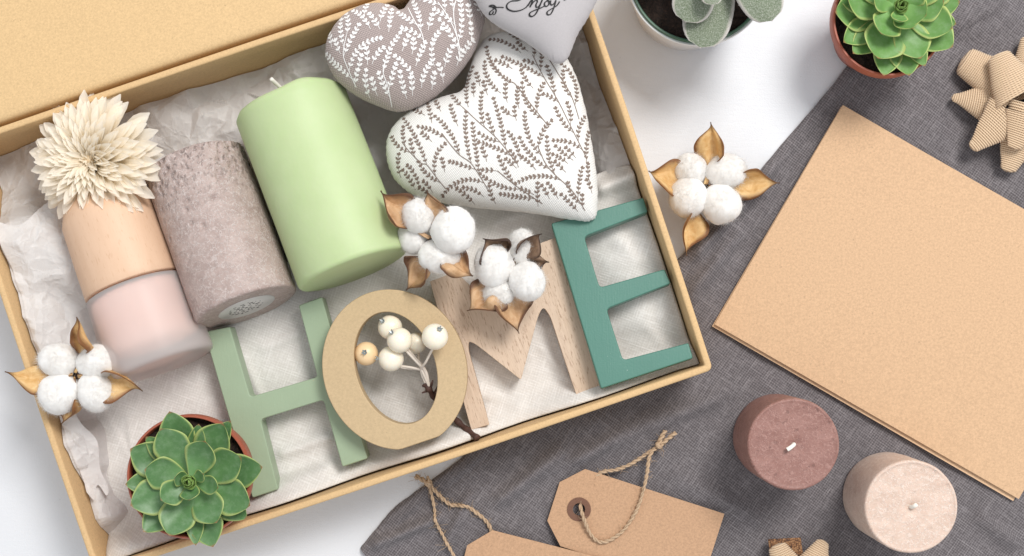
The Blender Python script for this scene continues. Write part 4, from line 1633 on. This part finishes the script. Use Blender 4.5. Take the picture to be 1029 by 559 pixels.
lathe(MB(), [(0.001, -0.75), (0.45, -0.7), (0.62, -0.3), (0.62, 0.1), (0.5, 0.55), (0.3, 0.8), (0.001, 0.9)], fc, axf, 24).build('flower_core', 'flower_heart', fl)

# ------------------------------------------------------------------ berries
bs = thing('berry_sprig', P(425, 385, 2.6), 'sprig of cream berries on a dark twig, in the opening of the letter O', 'berries')


def ball(mb, p, r, sq=(1, 1, 1), mi=0, n=20):
    rows = []
    for i in range(n + 1):
        ph = math.pi * i / n
        rows.append([p + Vector((math.sin(ph) * math.cos(2 * math.pi * j / (2 * n)) * r * sq[0], math.sin(ph) * math.sin(2 * math.pi * j / (2 * n)) * r * sq[1], math.cos(ph) * r * sq[2])) for j in range(2 * n)])
    return mb.grid(rows, mi, True)


tw0 = P(431, 391, 4.2)
for k, (x, y, r, z, cal, peach) in enumerate([(392, 329, 12.3, 4.7, (381, 320, 5.5), 0), (401.5, 342, 12.8, 5.6, (390, 331, 6.3), 0), (418, 345, 10.8, 4.3, None, 0), (437, 338.5, 13.3, 6.4, (443.5, 328, 7.2), 0),
                                              (393, 360.5, 12.8, 5.0, (377, 360.5, 5.2), 0), (368, 355.5, 12, 4.6, (366, 354, 5.45), 1)]):
    p = P(x, y, z)
    R = pxr(r, z)
    b = ball(MB(), p, R, (1, 1, 0.97)).build('berry', 'berry_peach' if peach else 'berry', bs)
    if peach:
        b['label'] = 'peach coloured berry'
    if cal:
        q = P(*cal)
        d = (q - p).normalized()
        mb = MB()
        s0 = p + d * R * 0.93
        _, cx_, cy_ = frame_of(d)
        for j in range(5):
            a = j * 1.2566
            t = s0 + d * 0.22 + (cx_ * math.cos(a) + cy_ * math.sin(a)) * 0.16
            blade(mb, s0, t, 0.17, d, lambda q: 1 - q * q * 0.8, n=4, m=2, thick=0.03)
        mb.build('calyx', 'calyx', b)
    mb = MB()
    e = p + (tw0 - p).normalized() * R * 0.95
    mid = e.lerp(tw0, 0.5) + Vector((0.12 * math.sin(k * 2), 0.1 * math.cos(k * 3), 0.25))
    j0 = P(425.5, 373, 4.7) + Vector((0.13 * math.cos(k * 1.1), 0.05 * math.sin(k * 1.1), 0.1 * math.sin(k)))
    tube(mb, catmull([tuple(e), tuple(e.lerp(j0, 0.55) + Vector((0.10 * math.sin(k * 2), 0.08 * math.cos(k * 3), 0.2))), tuple(j0), tuple(tw0 + Vector((0.08 * math.sin(k), 0.08 * math.cos(k), 0)))], 8), 0.068, 8)
    mb.build('stem', 'berry_stem', bs)
mb = MB()
tube(mb, catmull([tuple(tw0 + Vector((-0.25, 0.3, 0.1))), tuple(tw0), tuple(P(438, 401, 3.6)), tuple(P(456, 420, 3.2)), tuple(P(468, 431, 3.6)), tuple(P(480, 440.5, 4.3))], 8),
     lambda t: 0.17 + 0.03 * math.sin(t * 40), 10)
for (x, y, z, dx, dy) in ((432, 392, 4.1, -8, 3), (436, 397, 3.9, 4, -9), (433, 388, 4.3, 2, -6)):
    tube(mb, [tuple(P(x, y, z)), tuple(P(x + dx, y + dy, z + 0.15))], lambda t: 0.09 * (1 - 0.6 * t), 8)
mb.build('twig', 'twig', bs)

# ------------------------------------------------------------------ upright candles


def standing(label, mat, c_px, R_px, hgt, wick_px, tilt, seed):
    z0 = zg(*c_px) - 0.02
    zt = z0 + hgt
    c = P(*c_px, zt)
    R = pxr(R_px, zt)
    th = thing('pillar_candle', (c.x, c.y, z0), label, 'candle', 'short upright candles on the grey cloth')
    prof = [(0.001, z0), (R - 0.2, z0), (R - 0.05, z0 + 0.05), (R, z0 + 0.2)] + [(R, z0 + 0.2 + (hgt - 0.4) * k / 16) for k in range(1, 17)]
    prof += [(R - 0.015, zt - 0.1), (R - 0.06, zt - 0.03), (R - 0.14, zt)] + [((R - 0.16) * (1 - k / 14) + 0.001, zt - 0.02) for k in range(0, 15)]

    def wob(r, t, a):
        k = fbm(math.cos(a) * 1.9 + seed, math.sin(a) * 1.9, t * 0.8, 3)
        dz = 0.0
        if t > zt - 0.05 and r < R - 0.15:
            dz = 0.03 * fbm(math.cos(a) * r * 1.7 + seed, math.sin(a) * r * 1.7, 2, 3) - 0.13 * math.exp(-(r / 0.28) ** 2)
        return r * (1 + 0.008 * k), t + dz
    lathe(MB(), prof, Vector((c.x, c.y, 0)), Vector((0, 0, 1)), 110, wob=wob).build('candle_body', mat, th)
    w = P(*wick_px, zt + 0.25)
    ww = Vector((c.x, c.y, zt - 0.2))
    mb = tube(MB(), catmull([tuple(ww), (ww.x + 0.02, ww.y, zt + 0.02), tuple(ww.lerp(w, 0.55) + Vector((0, 0, 0.2))), tuple(w)], 6), lambda t: 0.10 + 0.02 * t, 10)
    mb.build('wick', 'wick', th)
    return th


standing('dark brown short pillar candle standing on the grey cloth', 'brown_wax', (797.5, 446.8), 46.4, 5.0, (791, 452), 0, 1.0)
standing('pale pink beige short pillar candle standing on the grey cloth', 'pink_wax', (915.8, 509.5), 47, 5.0, (921, 507), 0, 5.0)


# ------------------------------------------------------------------ kraft cards
def card(label, pts, z0, th, mat, curl):
    w = [P(*p, z0) for p in pts]
    rows = []
    n = 40
    for i in range(n + 1):
        row = []
        for j in range(n + 1):
            s, t = i / n, j / n
            q = w[0] * (1 - s) * (1 - t) + w[1] * s * (1 - t) + w[2] * s * t + w[3] * (1 - s) * t
            z = z0 + curl * (0.09 * math.sin(s * 2.6 + t * 1.3) + 0.12 * (max(0, 1 - 4 * s) * max(0, 1 - 4 * t)) + 0.10 * max(0, s - 0.8) * 5 * t)
            row.append((q.x, q.y, z))
        rows.append(row)
    mb = MB().grid(rows)
    lowr = [[(x, y, z - th) for x, y, z in r] for r in rows]
    mb.grid([list(reversed(r)) for r in lowr])
    ring = [rows[0][j] for j in range(n)] + [rows[i][n] for i in range(n)] + [rows[n][j] for j in range(n, 0, -1)] + [rows[i][0] for i in range(n, 0, -1)]
    mb.grid([ring, [(x, y, z - th) for x, y, z in ring]], 0, True)
    o = mb.build('kraft_card', mat, fix=True)
    tag(o, label, 'card', 'blank kraft cards')
    return o


zc_ = 0.78
card('blank kraft paper card lying uppermost on the grey cloth', [(846.5, 106), (718, 326), (1023.5, 501.5), (1152, 281)], zc_, 0.06, 'card', 1.0)
card('blank kraft card whose edge shows below the uppermost card', [(845, 107.5), (715.5, 328), (1018, 503.5), (1149, 283)], zc_ - 0.2, 0.06, 'card_back', 0.6)


# ------------------------------------------------------------------ tags with twine
def twine(pts, rad, seed, fuzz=60):
    """two plies twisted about a path, with stray fibres."""
    mb = MB()
    sm = [Vector(p) for p in catmull([tuple(p) for p in pts], 14)]
    for p in sm:
        p.z = max(p.z, zgrey(p.x, p.y) + rad * 0.9)
    L = 0.0
    n = len(sm)
    rr_ = random.Random(seed)
    xs = None
    for ply in (0, 1):
        path, acc, x = [], 0.0, None
        for i, p in enumerate(sm):
            d = (sm[min(i + 1, n - 1)] - sm[max(i - 1, 0)]).normalized()
            if x is None:
                x = d.orthogonal().normalized()
            x = (x - d * x.dot(d)).normalized()
            y = d.cross(x)
            if i:
                acc += (p - sm[i - 1]).length
            a = acc * 9 + math.pi * ply
            path.append(p + (x * math.cos(a) + y * math.sin(a)) * rad * 0.55)
        tube(mb, path, lambda t: rad * (0.66 + 0.08 * math.sin(t * 31 + ply)), 7)
    for _ in range(fuzz):
        i = rr_.randrange(n - 1)
        p = sm[i]
        d = (sm[i + 1] - p).normalized()
        v = (d * rr_.uniform(-1, 1) + Vector((rr_.gauss(0, .7), rr_.gauss(0, .7), rr_.uniform(-.1, .5)))).normalized()
        L = rr_.uniform(0.15, 0.55)
        k = Vector((rr_.gauss(0, 1), rr_.gauss(0, 1), 0)) * 0.25 * L
        tube(mb, catmull([tuple(p), tuple(p + v * L * 0.5 + k * 0.3), tuple(p + v * L + k)], 3), 0.009, 3, caps=False)
    return mb


def twine_knot(mb, c, r, seed):
    rr_ = random.Random(seed)
    for k in range(3):
        ax = Vector((rr_.uniform(-1, 1), rr_.uniform(-1, 1), rr_.uniform(-1, 1))).normalized()
        _, x, y = frame_of(ax)
        pts = [c + (x * math.cos(t) + y * math.sin(t)) * r * (0.9 + 0.2 * rr_.random()) for t in [2 * math.pi * i / 12 for i in range(13)]]
        tube(mb, pts, 0.085, 7)


def tag_poly(o, u, L, W, ch):
    v = (-u[1], u[0])

    def q(a, b):
        return (o[0] + u[0] * a + v[0] * b, o[1] + u[1] * a + v[1] * b)
    return [q(0, 0), q(-ch, ch), q(-ch, W - ch), q(0, W), q(L, W), q(L, 0)], q


zt1 = 0.62
poly, q1 = tag_poly((588, 471.5), (0.952, 0.306), 147, 81.4, 20.3)
t1 = thing('gift_tag', P(640, 520, 0.35), 'blank kraft gift tag with a twine loop through its reinforced hole', 'tag', 'kraft gift tags')
hc = (581.8, 512)
slab('paper', fillet([(x, y, 0) for x, y in poly]), zt1 - 0.06, zt1, 'tag', t1, bevel=0.0, hole=ell(hc[0], hc[1], 6.2, 6.2, 0, 28))
slab('reinforcement_ring', ell(hc[0], hc[1], 12, 12, 0, 40), zt1 + 0.006, zt1 + 0.035, 'ring', t1, bevel=0.0, hole=ell(hc[0], hc[1], 6.3, 6.3, 0, 28))
mbt = twine([P(584, 513, 0.25), P(583, 508, 0.75), P(586, 519.5, 1.0), P(593.5, 537, 0.82), P(605, 545, 0.75), P(622, 537, 0.75), P(634.5, 522, 0.78), P(643, 504.6, 0.85), P(649.5, 479.7, 0.95), P(653, 458, 0.9), P(662, 448, 0.75)], 0.1, 5, 70)
k2 = twine([P(590, 490, 0.45), P(603, 475.5, 0.55), P(620, 472, 0.62), P(634.5, 466, 0.7), P(650, 456, 0.75), P(661, 449, 0.75)], 0.1, 6, 60)
k3 = twine([P(660, 450, 0.8), P(664, 441, 0.85), P(668.5, 433, 0.75)], 0.12, 7, 26)
k4 = twine([P(661, 450, 0.8), P(670, 442, 0.8), P(679, 435, 0.75)], 0.11, 8, 26)
for k in (k2, k3, k4):
    mbt.add(k.v, k.f)
twine_knot(mbt, P(662, 447.5, 0.85), 0.17, 4)
mbt.build('twine', 'twine', t1)

poly, q2 = tag_poly((495, 533), (0.969, 0.248), 147, 81.4, 21)
t2 = thing('gift_tag', P(530, 570, 0.5), 'blank kraft gift tag at the bottom edge, its corner covering the other tag', 'tag', 'kraft gift tags')
zt2 = 0.80
hc = q2(5, 40)
slab('paper', [(x, y) for x, y in poly], zt2 - 0.06, zt2, 'tag', t2, bevel=0.0, hole=ell(hc[0], hc[1], 6.2, 6.2, 0, 28))
slab('reinforcement_ring', ell(hc[0], hc[1], 12, 12, 0, 40), zt2 + 0.006, zt2 + 0.035, 'ring', t2, bevel=0.0, hole=ell(hc[0], hc[1], 6.3, 6.3, 0, 28))
mbt = twine([P(430, 485, 0.6), P(432.7, 493.6, 0.62), P(436, 508, 0.55), P(438.5, 525, 0.5), P(445, 538, 0.55), P(456.6, 559, 0.75), P(470, 574, 0.95), P(hc[0], hc[1], 0.9)], 0.085, 15, 60)
k2 = twine([P(430, 485, 0.6), P(435, 491, 0.62), P(442.5, 499, 0.55), P(453, 507.4, 0.5), P(467, 508, 0.55), P(478, 515, 0.55), P(488.5, 524, 0.5), P(494, 536, 0.45), P(492, 550, 0.5)], 0.105, 16, 90)
k3 = twine([P(431, 486, 0.65), P(424, 482, 0.62), P(417.5, 478.5, 0.5)], 0.13, 17, 20)
k4 = twine([P(431, 486, 0.65), P(431, 482, 0.72), P(429, 479.5, 0.7)], 0.09, 18, 14)
for k in (k2, k3, k4):
    mbt.add(k.v, k.f)
twine_knot(mbt, P(430.5, 485.5, 0.65), 0.15, 9)
mbt.build('twine', 'twine', t2)


# ------------------------------------------------------------------ jute bows
def cone_loop(b, t, rb, rt, flat, strands, seed):
    """ribbon of parallel jute cords rolled into a cone that points outwards."""
    mb = MB()
    ax = (t - b)
    L = ax.length
    a = ax.normalized()
    x = Vector((0, 0, 1)).cross(a).normalized()
    y = a.cross(x)
    rows, uvs = [], []
    n, m = 90, 46
    for i in range(n + 1):
        q = i / n
        if q < 0.90:
            r = rb + (rt - rb) * (q / 0.90) ** 1.0
        else:
            k = (q - 0.90) / 0.10
            r = rt * max(0.0, 1 - k ** 2.2) ** 0.6
        row = []
        for j in range(m):
            f = j / (m - 1)
            th = math.pi * 0.62 + 2 * math.pi * 1.12 * f
            u = q * strands + 2.2 * f
            cord = 0.02 * math.sin(2 * math.pi * u) if q < 0.97 else 0
            rr = (r + cord * min(1, r / 0.4)) * (1 + 0.16 * f) + 0.05 * nz(q * 3, f * 3, seed)
            sk = 0.5 * rb * (f - 0.5) * (1 - q)
            row.append(b + a * (L * q + sk) + x * (math.cos(th) * rr) + y * (math.sin(th) * rr * flat))
            uvs.append((u, f))
        rows.append(row)
    mb.grid(rows, 0, False, uvs)
    return mb


def bow(label, c_px, z0, loops, tails=()):
    th = thing('gift_bow', P(*c_px, z0), label, 'bow', 'jute gift bows')
    for k, (tx, ty, zt, bx_, by_, zb, rb, rt, fl) in enumerate(loops):
        t, b = P(tx, ty, z0 + zt), P(bx_, by_, z0 + zb)
        o = cone_loop(b, t, rb, rt, fl, max(11, int((t - b).length / 0.125)), k + c_px[0]).build('loop', 'jute_ribbon', th)
        solidify(o, 0.08)
    for (pts, w) in tails:
        sm = [Vector(p) for p in catmull([tuple(P(x, y, z0 + z)) for x, y, z in pts], 8)]
        rows = []
        for i, p in enumerate(sm):
            d = (sm[min(i + 1, len(sm) - 1)] - sm[max(0, i - 1)]).normalized()
            s = Vector((0, 0, 1)).cross(d).normalized()
            rows.append([p + s * (w * (j / 10 - 0.5) * (1 + 0.03 * nz(i, j))) for j in range(11)])
        o = MB().grid(rows).build('tail', 'coarse_jute', th)
        solidify(o, 0.1)
    return th


zb_ = zg(1000, 110)
bow('star bow of jute cord ribbon on the grey cloth beside the kraft card', (1034, 112), zb_ - 0.05,
    [(966, 60, 0.9, 1012, 88, 1.0, 1.25, 0.75, 0.55), (956, 98, 0.8, 1012, 108, 1.0, 1.5, 0.26, 0.5), (1012, 173, 0.8, 1026, 130, 0.95, 1.25, 0.45, 0.5),
     (976, 150, 1.3, 1015, 112, 1.6, 1.35, 0.36, 0.5), (1002, 54, 2.0, 1024, 100, 2.0, 1.35, 0.62, 0.5), (1018, 150, 1.7, 1034, 112, 2.1, 1.3, 0.42, 0.5),
     (1060, 50, 0.9, 1042, 98, 0.95, 1.25, 0.5, 0.5), (1102, 80, 0.9, 1056, 104, 0.95, 1.3, 0.4, 0.5), (1106, 132, 0.9, 1056, 116, 0.95, 1.3, 0.4, 0.5), (1072, 172, 0.9, 1046, 128, 0.95, 1.3, 0.4, 0.5),
     (1086, 106, 1.9, 1042, 110, 2.1, 1.3, 0.45, 0.5), (1035, 36, 0.9, 1034, 92, 0.95, 1.25, 0.5, 0.5)])
zb_ = zg(800, 556)
bow('smaller jute cord bow cut off by the bottom edge, beside the candles', (803, 592), zb_ - 0.05,
    [(780, 547, 1.3, 797, 584, 1.3, 1.1, 0.5, 0.55), (828, 543, 1.2, 808, 586, 1.3, 1.25, 0.36, 0.5), (856, 580, 1.2, 815, 590, 1.2, 1.1, 0.4, 0.5), (752, 585, 1.2, 790, 591, 1.2, 1.1, 0.4, 0.5)],
    [([(788, 541.5, 0.75), (790, 556, 1.0), (794, 580, 0.6)], 1.85)])

# ------------------------------------------------------------------ light, world, camera
w = bpy.data.worlds.new('World')
SC.world = w
w.use_nodes = True
w.node_tree.nodes['Background'].inputs['Color'].default_value = (0.93, 0.96, 1.0, 1)
w.node_tree.nodes['Background'].inputs['Strength'].default_value = 0.83


def area(name, loc, target, size, power, color):
    l = bpy.data.lights.new(name, 'AREA')
    l.shape = 'RECTANGLE'
    l.size, l.size_y = size
    l.energy = power
    l.color = color
    o = bpy.data.objects.new(name, l)
    COL.objects.link(o)
    o.location = loc
    o.rotation_euler = (Vector(target) - Vector(loc)).to_track_quat('-Z', 'Y').to_euler()
    return o


area('window_softbox', (0.80, 1.10, 2.05), (0, 0.0, 0), (0.8, 0.8), 54.0, (1.0, 0.985, 0.96))

cam = bpy.data.cameras.new('Camera')
co = bpy.data.objects.new('Camera', cam)
COL.objects.link(co)
co.location = (0, 0, H * CM)
co.rotation_euler = (0, 0, 0)
cam.sensor_width = 36.0
cam.lens = 36.0 * F / 1029.0
cam.shift_x = -(NX - 514.5) / 1029.0
cam.shift_y = (NY - 279.5) / 1029.0
cam.clip_start = 0.01
cam.clip_end = 100
SC.camera = co

SC.view_settings.view_transform = 'Standard'
SC.view_settings.look = 'None'
SC.view_settings.exposure = 0
SC.view_settings.gamma = 1
SC.cycles.use_denoising = True
SC.cycles.max_bounces = 8
SC.cycles.caustics_reflective = False
SC.cycles.sample_clamp_indirect = 4.0
SC.cycles.caustics_refractive = True
